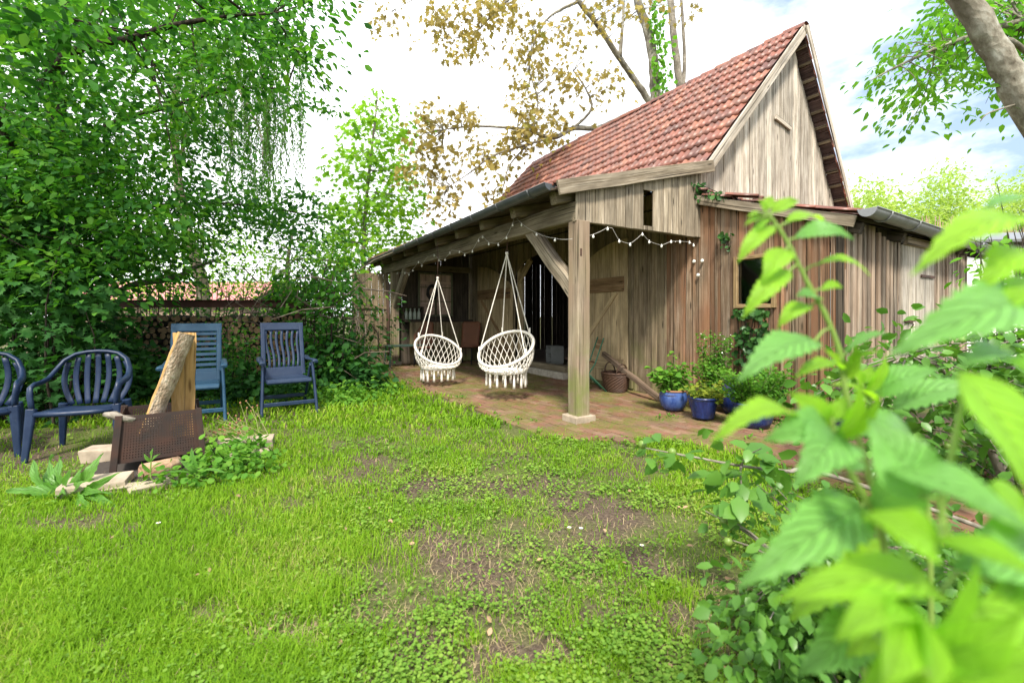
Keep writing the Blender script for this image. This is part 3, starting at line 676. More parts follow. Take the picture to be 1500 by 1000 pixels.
# ---------------------------------------------------------------- hanging chairs
M_ROPE = plain('ivory_cotton_rope', (.80, .76, .68), .9, noise=.2, nscale=60, spec=.15, bstr=.3)
def hanging_chair(label, loc, face, z0, apex, ring_c, tilt=35):
    t = thing('hanging_chair', label, 'hanging chair', (loc[0], loc[1], z0), math.atan2(face[0], -face[1]), 'macrame hanging chairs in the porch')
    RR, RS, th = .425, .295, R(tilt); C0 = V((0, .02, ring_c - z0))
    ring = lambda a: C0 + V((math.cos(a) * RR, math.sin(a) * RR * math.cos(th), math.sin(a) * RR * math.sin(th)))
    seat = lambda a: V((math.cos(a) * RS, math.sin(a) * RS + .03, .235))
    def coil(mb, f, r):                                     # a hoop wrapped in cord
        n = 132; mb.tube([f(2 * math.pi * i / n) for i in range(n)], [r * (1 + .12 * (i % 2)) for i in range(n)], 8, closed=True)
    mb = MB(); coil(mb, ring, .021); mb.build('top_ring', M_ROPE, t)
    mb = MB(); coil(mb, seat, .017); mb.build('seat_ring', M_ROPE, t)
    mb = MB(); n = 26
    for fam in (-1, 1):
        for i in range(n):
            a = 2 * math.pi * i / n; p = ring(a); pts = []
            for k in range(7):
                u = k / 6; aa = a + fam * .62 * u; q = ring(aa).lerp(seat(aa), u); bul = math.sin(math.pi * u) * .05
                o = V((math.cos(aa), math.sin(aa), -.25)).normalized() * bul; pts.append(q + o)
            mb.tube(pts, .005, 5, caps=False)
    mb.build('net_back', M_ROPE, t)
    mb = MB()
    for k in range(3): mb.tube([V((math.cos(a) * RS * (.28 + .25 * k), .03 + math.sin(a) * RS * (.28 + .25 * k), .225 - .02 * (2 - k))) for a in np.linspace(0, 2 * math.pi, 24, endpoint=False)], .007, 5, closed=True)
    for i in range(22):
        a = 2 * math.pi * i / 22
        for f in (-1, 1): mb.tube([seat(a), V((math.cos(a + f * .35) * RS * .55, .03 + math.sin(a + f * .35) * RS * .55, .205)), V((math.cos(a + f * .8) * RS * .12, .03 + math.sin(a + f * .8) * RS * .12, .185))], .0075, 5, caps=False)
    mb.build('net_seat', M_ROPE, t)
    for i in range(15):
        a = 2 * math.pi * (i + .5) / 15; q = seat(a); mb = MB(); dx = random.uniform(-.008, .008)
        mb.lathe([(.010, 0), (.013, -.02), (.016, -.045), (.011, -.055), (.015, -.075), (.018, -.14), (.023, -.20 + random.uniform(-.012, .012))], (q.x + dx, q.y, q.z - .01), 9, cap0=False, cap1=True, wob=.12)
        mb.build('tassel', M_ROPE, t)
    top = V((0, .05, apex - z0))
    for a in (R(200), R(340), R(125), R(55)):
        p = ring(a); mb = MB(); m = 26
        mb.tube([p.lerp(top, k / m) for k in range(m + 1)], [.0075 * (1 + .16 * (k % 2)) for k in range(m + 1)], 6)
        mb.tube([p + V((0, 0, -.04)), p + V((0, .004, .10))], .013, 6)
        mb.build('rope', M_ROPE, t)
    mb = MB(); mb.tube([top + V((.03 * math.cos(a), 0, .02 + .03 * math.sin(a))) for a in np.linspace(0, 2 * math.pi, 14, endpoint=False)], .006, 6, closed=True)
    up = 2.58 - apex; mb.tube([top + V((0, 0, .04)), top + V((.01, 0, up * .5)), top + V((0, 0, up - .02))], .007, 6); mb.build('hook_chain', M_IRON, t)
    mb = MB(); mb.lathe([(.012, 0), (.024, -.012), (.026, -.03), (.014, -.05)], top + V((0, 0, .025)), 10); mb.build('knot', M_ROPE, t)
    return t
c1 = P(740, 500, 6.72); hanging_chair('white macrame hanging chair nearer the square porch post, opening towards the left', c1, (-.52, -.86), .19, 2.17, .765)
c2 = P(643, 500, 8.15); hanging_chair('white macrame hanging chair in front of the casement window, opening towards the right', c2, (.62, -.78), .08, 1.92, .64)

# ---------------------------------------------------------------- plastic garden chairs
def plastic(name, col, col2):
    m, nt, out = newmat(name); g = N(nt, 'ShaderNodeTexCoord'); n = N(nt, 'ShaderNodeTexNoise', Vector=g.outputs['Object'], Scale=9.0, Detail=8.0, Roughness=.75)
    n2 = N(nt, 'ShaderNodeTexNoise', Vector=g.outputs['Object'], Scale=60.0, Detail=3.0)
    c = mixc(nt, ramp(nt, n.outputs[0], [(.45, 0.0), (.70, .7)]), col, col2); c = mixc(nt, ramp(nt, n2.outputs[0], [(.70, 0.0), (.78, .5)]), c, (.25, .27, .28))
    fin(nt, out, c, ramp(nt, n.outputs[0], [(.3, .32), (.7, .62)]), n2.outputs[0], .06, .003, spec=.4); return m
M_NAVY = plastic('navy_plastic', (.006, .018, .052), (.016, .036, .085))
M_SLATE = plastic('dark_blue_plastic', (.012, .027, .066), (.024, .044, .085))
M_TEAL = plastic('faded_blue_plastic', (.016, .060, .115), (.035, .095, .15))
def monobloc(label, loc, face):
    t = thing('garden_chair', label, 'garden chair', (loc[0], loc[1], 0), math.atan2(face[0], -face[1]), 'round backed plastic armchairs')
    rail = [(-.285, -.24, .43), (-.295, -.25, .56), (-.30, -.235, .625), (-.30, -.17, .645), (-.298, -.05, .648), (-.292, .06, .67), (-.275, .15, .735), (-.235, .215, .82), (-.165, .25, .875), (-.08, .265, .895), (0, .268, .90)]
    pts = [V(p) for p in rail] + [V((-x, y, z)) for x, y, z in rail[-2::-1]]
    sm = []
    for a, b in zip(pts, pts[1:]): sm += [a, a.lerp(b, .5)]
    sm.append(pts[-1])
    mb = MB(); rr = [.030] * len(sm); mb.tube(sm, rr, 10, flat=.62, up=(0, .6, -1) if False else None); mb.build('back_rail', M_NAVY, t)
    mb = MB(); nx, ny = 12, 8; vs = []
    for j in range(ny + 1):
        for i in range(nx + 1):
            x = -.25 + .5 * i / nx; y = -.25 + .47 * j / ny; z = .425 - .018 * math.cos(x / .25 * 1.5) - .03 * (j / ny) + (-.028 * max(0, 1 - j / 1.2) ** 1)
            vs.append((x * (1 - .12 * j / ny), y, z))
    f = [(j * (nx + 1) + i, j * (nx + 1) + i + 1, (j + 1) * (nx + 1) + i + 1, (j + 1) * (nx + 1) + i) for j in range(ny) for i in range(nx)]
    mb.add(vs, f, smooth=True); mb.tube([(-.27, -.25, .40), (-.1, -.262, .392), (.1, -.262, .392), (.27, -.25, .40)], .024, 8)
    s = mb.build('seat', M_NAVY, t); q = s.modifiers.new('thick', 'SOLIDIFY'); q.thickness = .012
    for i in range(7):
        u = (i - 3) / 3; b = V((u * .17, .20, .40)); tp = V((u * .215, .258 - .02 * abs(u), .885 - .085 * u * u)); pts = []
        for k in range(11):
            v = k / 10; p = b.lerp(tp, v); p.x += u * .055 * math.sin(math.pi * v) ; p.y += .035 * math.sin(math.pi * v * .9) ; pts.append(p)
        mb = MB(); mb.tube(pts, .0235, 8, flat=.3, up=(0, -1, .15)); mb.build('slat', M_NAVY, t)
    for sx in (-1, 1):
        mb = MB(); mb.board((sx * .285, -.245, .45), (sx * .315, -.285, .0), .075, .045, (1, .0, 0), ch=.3, taper=.62, n=4); mb.build('leg', M_NAVY, t, bevel=.006)
        mb = MB(); mb.board((sx * .235, .20, .42), (sx * .275, .29, .0), .075, .045, (1, 0, 0), ch=.3, taper=.6, n=4); mb.build('leg', M_NAVY, t, bevel=.006)
    return t
monobloc('glossy navy plastic armchair with fanned slats, whole in view beside the fire basket', (-3.96, 4.24), (.42, -.9))
monobloc('glossy navy plastic armchair cut off by the left edge of the photo', (-4.80, 4.06), (.62, -.78))
def recliner(label, loc, face, m, vert):
    t = thing('reclining_chair', label, 'garden chair', (loc[0], loc[1], 0), math.atan2(face[0], -face[1]), 'folding high backed plastic chairs')
    w = .27; b0, b1 = V((0, .20, .44)), V((0, .42, 1.13)); up = (b1 - b0)
    bp = lambda u, v: V((u, b0.y + up.y * v + .02 * math.sin(v * 3.1), b0.z + up.z * v))
    mb = MB()
    for sx in (-1, 1): mb.board(bp(sx * (w - .03), 0), bp(sx * (w - .035), 1), .058, .03, (1, 0, 0), n=4, ch=.35)
    mb.board(bp(-w + .005, .95), bp(w - .005, .95), .115, .034, up, ch=.35, n=4); mb.board(bp(-w + .03, .08), bp(w - .03, .08), .13, .028, up, ch=.3)
    mb.build('back_frame', m, t, bevel=.006)
    if vert:
        for i in range(7):
            u = (i - 3) * .062; pts = [bp(u * (.92 + .16 * k / 8) + .012 * math.sin(k * .8), .13 + .76 * k / 8) for k in range(9)]
            mb = MB(); mb.tube(pts, .017, 8, flat=.35, up=(0, -1, .3)); mb.build('slat', m, t)
    else:
        for i in range(8):
            v = .19 + i * .092; mb = MB(); mb.board(bp(-w + .05, v), bp(w - .05, v), .042, .016, up, ch=.3); mb.build('slat', m, t)
    mb = MB()
    for i in range(9): y = -.26 + i * .054; z = .445 - .015 * math.sin(i * .35) - (.02 if i == 0 else 0); mb.board((-.235, y, z), (.235, y, z), .05, .022, (0, 1, 0), ch=.35)
    for sx in (-1, 1): mb.board((sx * .245, -.28, .43), (sx * .235, .24, .42), .045, .03, (0, 0, 1), ch=.3)
    mb.board((-.25, -.29, .425), (.25, -.29, .425), .055, .035, (0, .3, 1), ch=.4); mb.build('seat', m, t, bevel=.004)
    for sx in (-1, 1):
        mb = MB(); pts = [(sx * .30, -.30, .655), (sx * .30, -.24, .672), (sx * .30, -.05, .668), (sx * .295, .16, .66), (sx * .285, .30, .69)]
        mb.tube(pts, .036, 10, flat=.42, up=(0, 0, 1)); mb.build('armrest', m, t)
        mb = MB(); mb.board((sx * .285, -.16, .65), (sx * .315, -.33, 0), .06, .035, (0, 1, 0), ch=.3, n=3); mb.build('leg', m, t, bevel=.005)
        mb = MB(); mb.board((sx * .265, -.16, .62), (sx * .27, .34, 0), .055, .03, (0, 1, 0), ch=.3, n=3); mb.build('leg', m, t, bevel=.005)
    mb = MB(); mb.board((-.31, -.285, .15), (.31, -.285, .15), .05, .025, (0, 0, 1), ch=.3); mb.build('front_stretcher', m, t)
    mb = MB(); mb.board((-.27, .20, .17), (.27, .20, .17), .05, .025, (0, 0, 1), ch=.3); mb.build('rear_stretcher', m, t)
    return t
recliner('dark blue high backed folding chair with upright slats, alone by the bushes', (-2.95, 5.95), (.56, -.83), M_SLATE, True)
recliner('faded lighter blue folding chair with level slats, half hidden behind the upright logs', (-3.78, 5.42), (.52, -.85), M_TEAL, False)

# ---------------------------------------------------------------- fire basket, its logs and the stones round it
M_RUST = plain('burnt_rusty_steel', (.034, .025, .022), .75, noise=.7, nscale=7, col2=(.075, .034, .022), metal=.25, bstr=.25)
fb0, fb1 = V((-3.06, 3.52, 0)), V((-2.63, 3.84, 0)); fd = (fb1 - fb0).normalized(); fz = math.atan2(fd.y, fd.x)
fbk = thing('fire_basket', 'rusty square fire basket of punched steel sheet holding upright logs', 'fire basket', (fb0 + fb1) / 2 + V((-fd.y, fd.x, 0)) * .27, fz)
W2, WT = .275, .25
def punched(p00, p10, p01, p11, nx, ny):
    mb = MB(); p = lambda u, v: (V(p00).lerp(V(p10), u)).lerp(V(p01).lerp(V(p11), u), v)
    m = .07
    for i in range(nx):
        for j in range(ny):
            u0, u1, v0, v1 = m + (1 - 2 * m) * i / nx, m + (1 - 2 * m) * (i + 1) / nx, m + (1 - 2 * m) * j / ny, m + (1 - 2 * m) * (j + 1) / ny
            o = [p(u0, v0), p(u1, v0), p(u1, v1), p(u0, v1)]; cu, cv, ru, rv = (u0 + u1) / 2, (v0 + v1) / 2, (u1 - u0) * .17, (v1 - v0) * .19
            q = [p(cu - ru, cv - rv), p(cu + ru, cv - rv), p(cu + ru, cv + rv), p(cu - ru, cv + rv)]
            mb.add(o + q, [(k, (k + 1) % 4, 4 + (k + 1) % 4, 4 + k) for k in range(4)])
    for (a, b, c, d) in ((0, 1, 0, m), (0, 1, 1 - m, 1), (0, m, m, 1 - m), (1 - m, 1, m, 1 - m)): mb.add([p(a, c), p(b, c), p(b, d), p(a, d)], [(0, 1, 2, 3)])
    o = mb.build('punched_panel', M_RUST, fbk); s = o.modifiers.new('thick', 'SOLIDIFY'); s.thickness = .004; return o
cs = [(-1, -1), (1, -1), (1, 1), (-1, 1)]; zb_, zt_ = .10, .46
for k in range(4):
    a, b = cs[k], cs[(k + 1) % 4]
    punched((a[0] * W2, a[1] * W2, zb_), (b[0] * W2, b[1] * W2, zb_), (a[0] * WT, a[1] * WT, zt_), (b[0] * WT, b[1] * WT, zt_), 26, 15)
    mb = MB(); mb.board((a[0] * (W2 + .016), a[1] * (W2 + .016), 0), (a[0] * (WT + .004), a[1] * (WT + .004), zt_ + .01), .045, .03, (1, 0, 0), ch=.1); mb.build('leg', M_RUST, fbk)
mb = MB(); mb.add([(-.26, -.26, .12), (.26, -.26, .12), (.26, .26, .12), (-.26, .26, .12)], [(0, 1, 2, 3)]); mb.build('floor_plate', M_RUST, fbk)
def bark_mat(name, a, b, c, sc=14):
    m, nt, out = newmat(name); v = blv(nt, (1.0, 1.6, 1.6)); n = N(nt, 'ShaderNodeTexNoise', Vector=v, Scale=float(sc), Detail=8.0, Roughness=.7); vo = N(nt, 'ShaderNodeTexVoronoi', Vector=v, Scale=sc * 1.8)
    n2 = N(nt, 'ShaderNodeTexNoise', Vector=v, Scale=sc * .28, Detail=4.0)
    col = ramp(nt, n.outputs[0], [(.3, a), (.5, b), (.7, c)]); col = mixc(nt, ramp(nt, n2.outputs[0], [(.42, 0.0), (.62, .7)]), col, a)
    h = mixc(nt, .5, n.outputs[0], vo.outputs['Distance']); fin(nt, out, col, .9, h, .9, .02, spec=.15); return m
M_BARK = bark_mat('pale_log_bark', (.22, .145, .09), (.52, .40, .28), (.74, .62, .48), 22)
M_BARKD = bark_mat('dark_bark', (.018, .014, .011), (.05, .04, .03), (.10, .085, .065), 9)
M_BARKG = bark_mat('grey_bark', (.10, .085, .065), (.24, .21, .17), (.36, .33, .28), 11)
M_BARKL = bark_mat('lichen_bark', (.09, .075, .055), (.25, .23, .18), (.42, .42, .36), 8)
def split_log(name, label, p0, p1, r, arc0, arc1, cat='log', group=None, mb_bark=None):
    """a cleft log: bark on the outer arc, two clean split faces meeting at the heart"""
    p0, p1 = V(p0), V(p1); d = (p1 - p0).normalized(); u = d.orthogonal().normalized()
    x = V((1, 0, 0)); u = (x - d * x.dot(d)).normalized(); q = d.cross(u); off = random.random() * 30
    mb = MB(); n, K = 10, 9; vs, bl = [], []; ln = (p1 - p0).length
    for k in range(K + 1):
        c = p0.lerp(p1, k / K) + u * random.uniform(-.004, .004)
        for i in range(n + 1):
            a = R(arc0 + (arc1 - arc0) * i / n); rr = r * (1 + random.uniform(-.05, .05)); vs.append(c + (u * math.cos(a) + q * math.sin(a)) * rr); bl.append((off + ln * k / K, a * r, rr))
    mb.add(vs, [(k * (n + 1) + i, k * (n + 1) + i + 1, (k + 1) * (n + 1) + i + 1, (k + 1) * (n + 1) + i) for k in range(K) for i in range(n)], 0, bl, True)
    for (i0, s) in ((0, 1), (n, -1)):
        sv_, sb = [], []
        for k in range(K + 1):
            hc = p0.lerp(p1, k / K); e = vs[k * (n + 1) + i0]
            for j in range(5): sv_.append(hc.lerp(e, j / 4) + (d.cross(e - hc).normalized()) * random.uniform(-.004, .004) * (0 < j < 4)); sb.append((off + ln * k / K, off + j * r / 4, i0))
        mb.add(sv_, [(k * 5 + j, k * 5 + j + 1, k * 5 + j + 6, k * 5 + j + 5) for k in range(K) for j in range(4)], 1, sb)
    for k in (0, K): mb.add([p0.lerp(p1, k / K)] + vs[k * (n + 1):(k + 1) * (n + 1)], [tuple([0] + list(range(1, n + 2)))], 1, [(off, off + .1 * (i % 3), i * .01) for i in range(n + 2)])
    o = mb.build(name, [mb_bark or M_BARK, W_SPLIT]); return tag(o, label, cat, group)
split_log('log', 'bark covered split log leaning in the fire basket', P(203, 638, 3.76), P(262, 486, 3.93), .118, -49, 131, group='upright logs in the fire basket')
split_log('log', 'yellow split log standing upright in the fire basket', P(267, 640, 4.02), P(271, 487, 4.06), .085, 30, 210, group='upright logs in the fire basket', mb_bark=M_BARKD)
mb = MB(); mb.tube([P(153, 607, 3.56), P(165, 608, 3.55), P(178, 612, 3.56), P(192, 614, 3.60), P(205, 612, 3.68)], [.018, .034, .026, .036, .022], 8, rough=.25); tag(mb.build('branch_stub', M_BARKG), 'short gnarled piece of branch lying on the corner of the fire basket', 'wood')
def stone(label, c, d, rz, m=None, tilt=0.0):
    mb = MB(); mb.box((0, 0, d[2] / 2), d); o = mb.build('stone_block', m or M_STONE, bevel=.014); o.location = (c[0], c[1], c[2] if len(c) > 2 else -.01); o.rotation_euler = (tilt, tilt * .6, rz)
    me = o.data
    for v in me.vertices: v.co += V((random.uniform(-.012, .012), random.uniform(-.012, .012), random.uniform(-.008, .008)))
    return tag(o, label, 'stone', 'sandstone blocks round the fire')
q = G(142, 690); stone('sandstone block lying left of the fire basket, behind the big leaved weed', (-3.50, 3.96), (.34, .2, .12), .35)
q = G(148, 706); stone('flat broken sandstone slab in front left of the fire basket', (-2.98, 3.27), (.36, .24, .09), .5, tilt=.05)
stone('sandstone block right of the fire basket, farther of two', (-2.47, 4.22), (.46, .17, .12), .42)
stone('sandstone slab right of the fire basket, nearer to the lawn', (-2.30, 3.86), (.40, .16, .10), .75, tilt=-.06)
stone('small stone sunk in the grass before the fire basket', (-2.62, 3.30), (.24, .12, .05), .9)
stone('thin sandstone strip at the front corner of the fire basket', (-2.78, 3.26), (.26, .09, .045), .3)
a, b = G(208, 702), G(262, 688); mb = MB(); mb.tube([(a.x, a.y, .05), ((a.x + b.x) / 2, (a.y + b.y) / 2, .055), (b.x, b.y, .055)], [.066, .06, .056], 12, rough=.05)
tag(mb.build('short_log', bark_mat('peeling_log', (.22, .13, .08), (.45, .29, .18), (.6, .45, .33), 10)), 'short peeled log lying at the foot of the fire basket', 'log')
M_DKSOIL = plain('dark_ground_soil', (.05, .04, .034), .95, noise=.5, nscale=14)
mb = MB(); cx, cy_ = fbk.location.x, fbk.location.y
mb.lathe([(.62, .004), (.5, .014), (.25, .02), (0.02, .02)], (cx + .1, cy_ - .05, 0), 28, cap0=False, wob=.12); o = mb.build('dark_ground_disc', M_DKSOIL); o['kind'] = 'structure'  # dark disc of ground under the fire basket

# ---------------------------------------------------------------- porch things
def wicker(name, a, b, s=55):
    m, nt, out = newmat(name); g = N(nt, 'ShaderNodeTexCoord'); br = N(nt, 'ShaderNodeTexBrick', Vector=N(nt, 'ShaderNodeMapping', Vector=blv(nt, (1, 1, 1)), Scale=(1, 1, 1)).outputs[0], Scale=float(s), Mortar_Size=.06)
    br.inputs['Color1'].default_value = (*a, 1); br.inputs['Color2'].default_value = (*b, 1); br.inputs['Mortar'].default_value = (a[0] * .2, a[1] * .2, a[2] * .2, 1)
    fin(nt, out, br.outputs['Color'], .6, br.outputs['Fac'], -.8, .006); return m
M_RATTAN = wicker('brown_rattan', (.30, .11, .055), (.40, .17, .09), 40); M_WICK = wicker('basket_wicker', (.10, .05, .03), (.17, .09, .055), 30)
M_DKMET = plain('dark_metal', (.03, .032, .034), .5, metal=.5)
def rattan(label, loc, rz):
    t = thing('rattan_chair', label, 'chair', loc, rz, 'brown rattan chairs under the porch'); vs = []; bl = []
    prof = [(-.25, .43), (-.22, .45), (0, .43), (.20, .42), (.245, .47), (.29, .65), (.33, .85), (.36, 1.02), (.37, 1.06)]
    mb = MB()
    for (s0, s1, nm) in ((0, 4, 'seat'), (3, 8, 'backrest')):
        mb = MB(); vs = []; bl = []; l = 0
        for k in range(s0, s1 + 1):
            w_ = .235 if k < 4 else .235 + .02 * (k - 4) / 4 - (.05 if k == 8 else 0)
            for i in range(9): u = -1 + i / 4; vs.append((u * w_, prof[k][0] + .02 * u * u * -1, prof[k][1])); bl.append((u * w_, l, 0))
            if k < s1: l += math.hypot(prof[k + 1][0] - prof[k][0], prof[k + 1][1] - prof[k][1])
        mb.add(vs, [(k * 9 + i, k * 9 + i + 1, k * 9 + i + 10, k * 9 + i + 9) for k in range(s1 - s0) for i in range(8)], 0, bl, True)
        o = mb.build(nm, M_RATTAN, t); q = o.modifiers.new('thick', 'SOLIDIFY'); q.thickness = .035; q.offset = 0
    for sx in (-1, 1):
        for (y, yb) in ((-.2, -.23), (.2, .27)): mb = MB(); mb.tube([(sx * .2, y, .42), (sx * .215, yb, 0)], .014, 8); mb.build('leg', M_DKMET, t)
    return t
q = L(-6.25, 1.55); rattan('tall brown rattan chair against the arched door leaf, between the hanging chairs', (q.x, q.y, .03), ROT + .75)
q = L(-6.55, .52); rattan('brown rattan chair half hidden behind the hanging chair by the window', (q.x, q.y, .03), ROT + 1.2)
M_GREEN = plain('dark_green_paint', (.035, .07, .055), .5, noise=.4, nscale=12, col2=(.07, .10, .085))
t = thing('side_table', 'low dark green metal table beside the far porch post', 'table', L(-6.75, -.02, .03) + V((.15, 0, 0)), ROT + 1.57)
mb = MB(); mb.box((0, 0, .49), (.95, .5, .03)); mb.build('table_top', M_GREEN, t, bevel=.006)
for sx in (-1, 1):
    for sy in (-1, 1): mb = MB(); mb.board((sx * .42, sy * .2, .48), (sx * .45, sy * .22, 0), .035, .035); mb.build('leg', M_GREEN, t)
# milk bottles in a dark rack on the counter
t = thing('bottle_rack', 'dark open wooden rack on the counter left of the casement window', 'rack', L(FX + .16, .44, 1.133), ROT)
mb = MB()
for (c, d) in (((0, -.26, .17), (.2, .02, .34)), ((0, .26, .17), (.2, .02, .34)), ((0, 0, .01), (.2, .50, .02)), ((0, 0, .335), (.2, .50, .02)), ((-.1, 0, .17), (.012, .50, .3))): mb.box(c, d)
mb.build('crate', W_DARK, t, bevel=.003)
M_MILK = plain('milky_bottle_glass', (.42, .47, .40), .15, noise=.2, nscale=10, col2=(.3, .36, .26), spec=.6)
def bottle(loc, first=[None]):
    if first[0] is None:
        mb = MB(); mb.lathe([(.001, 0), (.043, 0), (.046, .01), (.046, .14), (.042, .17), (.025, .21), (.018, .235), (.018, .26), (.022, .265), (.022, .28), (.012, .282)], (0, 0, 0), 18, cap0=False); o = mb.build('milk_bottle', M_MILK); first[0] = o
    else: o = first[0].copy(); C.objects.link(o)
    o.location = loc; return tag(o, 'pale milky glass bottle standing in the dark rack on the counter', 'bottle', 'milk bottles in the rack on the counter')
for k in range(4): bottle(L(FX + .17, .27 + k * .112, 1.153))
t = MB(); 
for k in range(5): t.tube([V((random.uniform(-.01, .01), math.cos(a) * (.11 + .012 * k * (k % 2)), math.sin(a) * (.16 + .01 * k))) for a in np.linspace(0, 2 * math.pi, 20, endpoint=False)], .022, 6, closed=True, rough=.3)
o = t.build('cable_coil', plain('black_cable', (.02, .018, .018), .6)); o.location = L(FX + .10, 1.0, 1.86); o.rotation_euler = (0, .1, ROT); tag(o, 'black coil of hose or cable hanging on the casement window', 'coil')
# basket, timber, green folding chair
bq = ony(902, 560, 1.82); bc = L(bq.x, bq.y, .03)
t = thing('wicker_basket', 'round brown wicker basket with hoop handle on the brick floor by the door leaf', 'basket', bc, .4)
mb = MB(); prof = [(.14, 0), (.155, .05), (.175, .14), (.19, .22), (.195, .26), (.185, .262), (.17, .2), (.14, .03)]; n = 40
vs = [((r_ + (.004 if (i + k) % 2 else -.004)) * math.cos(2 * math.pi * i / n), (r_ + (.004 if (i + k) % 2 else -.004)) * math.sin(2 * math.pi * i / n), z) for k, (r_, z) in enumerate([(a[0] + (b[0] - a[0]) * j / 4, a[1] + (b[1] - a[1]) * j / 4) for a, b in zip(prof, prof[1:]) for j in range(4)])for i in range(n)]
m_ = len(vs) // n; mb.add(vs, [(k * n + i, k * n + (i + 1) % n, k * n + n + (i + 1) % n, k * n + n + i) for k in range(m_ - 1) for i in range(n)], 0, [(.03 * (i % n) , v[2], 0) for i, v in enumerate(vs)]); mb.add([(.13 * math.cos(a), .13 * math.sin(a), .02) for a in np.linspace(0, 6.28, 20, endpoint=False)], [tuple(range(20))])
mb.build('body', M_WICK, t)
mb = MB(); mb.tube([(.19 * math.cos(a), .19 * math.sin(a), .262) for a in np.linspace(0, 2 * math.pi, 40, endpoint=False)], [.015 if i % 2 else .012 for i in range(40)], 7, closed=True); mb.build('rim', M_WICK, t)
t.scale = (1.2, 1.2, 1.12)
for s in (-1, 1): mb = MB(); mb.tube([(math.cos(a) * .085 , s * .13 + s * .02 * math.sin(a), .25 + math.sin(a) * .15) for a in np.linspace(0, math.pi, 14)], .010, 6, rough=.1); mb.build('handle', M_WICK, t)
ta, tb = ony(884, 518, 1.95), ony(966, 577, 1.75)
mb = MB(); mb.board(L(ta.x, ta.y, ta.z), L(tb.x, tb.y, .06), .085, .07, None, 0, n=8, warp=.006); tag(mb.build('timber', wood('old_timber', (.05, .035, .025), (.17, .12, .085), (.28, .21, .15), var=.1), bevel=.008), 'old dark timber leaning slanted against the door leaf behind the basket', 'timber')
M_GRM = plain('green_metal', (.05, .17, .10), .45, noise=.3, nscale=15)
gq = ony(866, 540, 1.45); t = thing('folding_chair', 'green metal folding chair with wooden slats, half hidden behind the porch post', 'chair', L(gq.x - .12, 1.5, .03), ROT - .5)
for sx in (-.2, .2): mb = MB(); mb.tube([(sx, -.22, 0), (sx, .06, .45), (sx, .20, .86)], .012, 6); mb.tube([(sx * .9, .25, 0), (sx * .9, -.20, .45)], .012, 6); mb.build('frame', M_GRM, t)
for k in range(4): mb = MB(); mb.board((-.19, -.17 + k * .085, .455), (.19, -.17 + k * .085, .455), .06, .018, (0, 1, 0)); mb.build('seat_slat', W_BAT, t)
for k in range(2): mb = MB(); mb.board((-.19, .165 + k * .03, .70 + k * .09), (.19, .165 + k * .03, .70 + k * .09), .07, .016, (0, .3, 1)); mb.build('back_slat', W_BAT, t)
t = thing('small_shelf', 'small pale wooden shelf box standing in the dark barn doorway', 'shelf', L(-4.15, 2.75, .165), ROT - .3)
mb = MB(); M_WHITE = plain('dirty_white_paint', (.22, .23, .22), .7, noise=.4, nscale=8)
for (c, d) in (((-.17, 0, .2), (.02, .3, .4)), ((.17, 0, .2), (.02, .3, .4)), ((0, 0, .39), (.32, .3, .02)), ((0, 0, .02), (.32, .3, .02)), ((0, 0, .2), (.32, .3, .02)), ((0, .14, .2), (.32, .012, .36))): mb.box(c, d)
mb.build('carcass', M_WHITE, t, bevel=.003)

# ---------------------------------------------------------------- fairy lights
M_WIRE = plain('pale_cable', (.42, .40, .36), .6); M_BULB = plain('white_bulb', (.80, .78, .72), .25, spec=.5)
def lights(label, pts, bulbs, dip):
    t = thing('string_lights', label, 'string lights', pts[0], 0, 'strings of white fairy bulbs'); o0 = V(pts[0])
    mb = MB(); sm = []
    for a, b in zip(pts, pts[1:]):
        for k in range(8): u = k / 8; p = V(a).lerp(V(b), u); p.z -= dip * 4 * u * (1 - u) * (V(a) - V(b)).length; sm.append(p - o0)
    sm.append(V(pts[-1]) - o0); mb.tube(sm, .003, 5); mb.build('cable', M_WIRE, t); f = None
    for b in bulbs:
        if f is None:
            mb = MB(); mb.lathe([(.005, .022), (.006, .009), (.011, .003), (.0145, -.008), (.0125, -.019), (.006, -.025)], (0, 0, 0), 12, cap1=True); f = mb.build('bulb', M_BULB, t); f.location = V(b) - o0
        else: c = f.copy(); C.objects.link(c); c.parent = t; c.location = V(b) - o0
def beam_pt(px, py, y=-.15): q = ony(px, py, y); return L(q.x, q.y, q.z)
bl1 = [(764, 328), (786, 342), (813, 350), (751, 328), (742, 347), (730, 357), (716, 356), (707, 346), (701, 351), (692, 367), (681, 372), (673, 368), (659, 369), (652, 379), (643, 380), (636, 373), (618, 388), (613, 383), (605, 395), (599, 401), (593, 399), (582, 399)]
pth = [(838, 350), (813, 349), (786, 341), (764, 327), (754, 316), (751, 327), (742, 346), (730, 356), (716, 355), (707, 345), (702, 348), (692, 366), (681, 371), (673, 367), (662, 366), (652, 378), (643, 379), (636, 372), (626, 376), (618, 387), (613, 382), (605, 394), (599, 400), (593, 398), (582, 398)]
lights('long string of small white bulbs swagged along the porch eave beam', [beam_pt(*p) for p in pth], [beam_pt(a, b + 1) for a, b in bl1], .03)
bl2 = [(869, 345), (890, 334), (907, 352), (923, 357), (941, 342), (951, 353), (969, 359), (983, 353), (996, 353), (1010, 354), (1016, 358)]
def pan_pt(px, py, x=.10): q = onx(px, py, x); return L(q.x, q.y, q.z)
lights('short string of small white bulbs looped under the planked porch end panel', [pan_pt(864, 345), pan_pt(890, 333), pan_pt(897, 334)] + [pan_pt(a, b) for a, b in bl2[2:]], [pan_pt(a, b + 1) for a, b in bl2], .03)
q = [ony(1018, 383, LW - .03), ony(1030, 382, LW - .03), ony(1024, 403, LW - .03)]
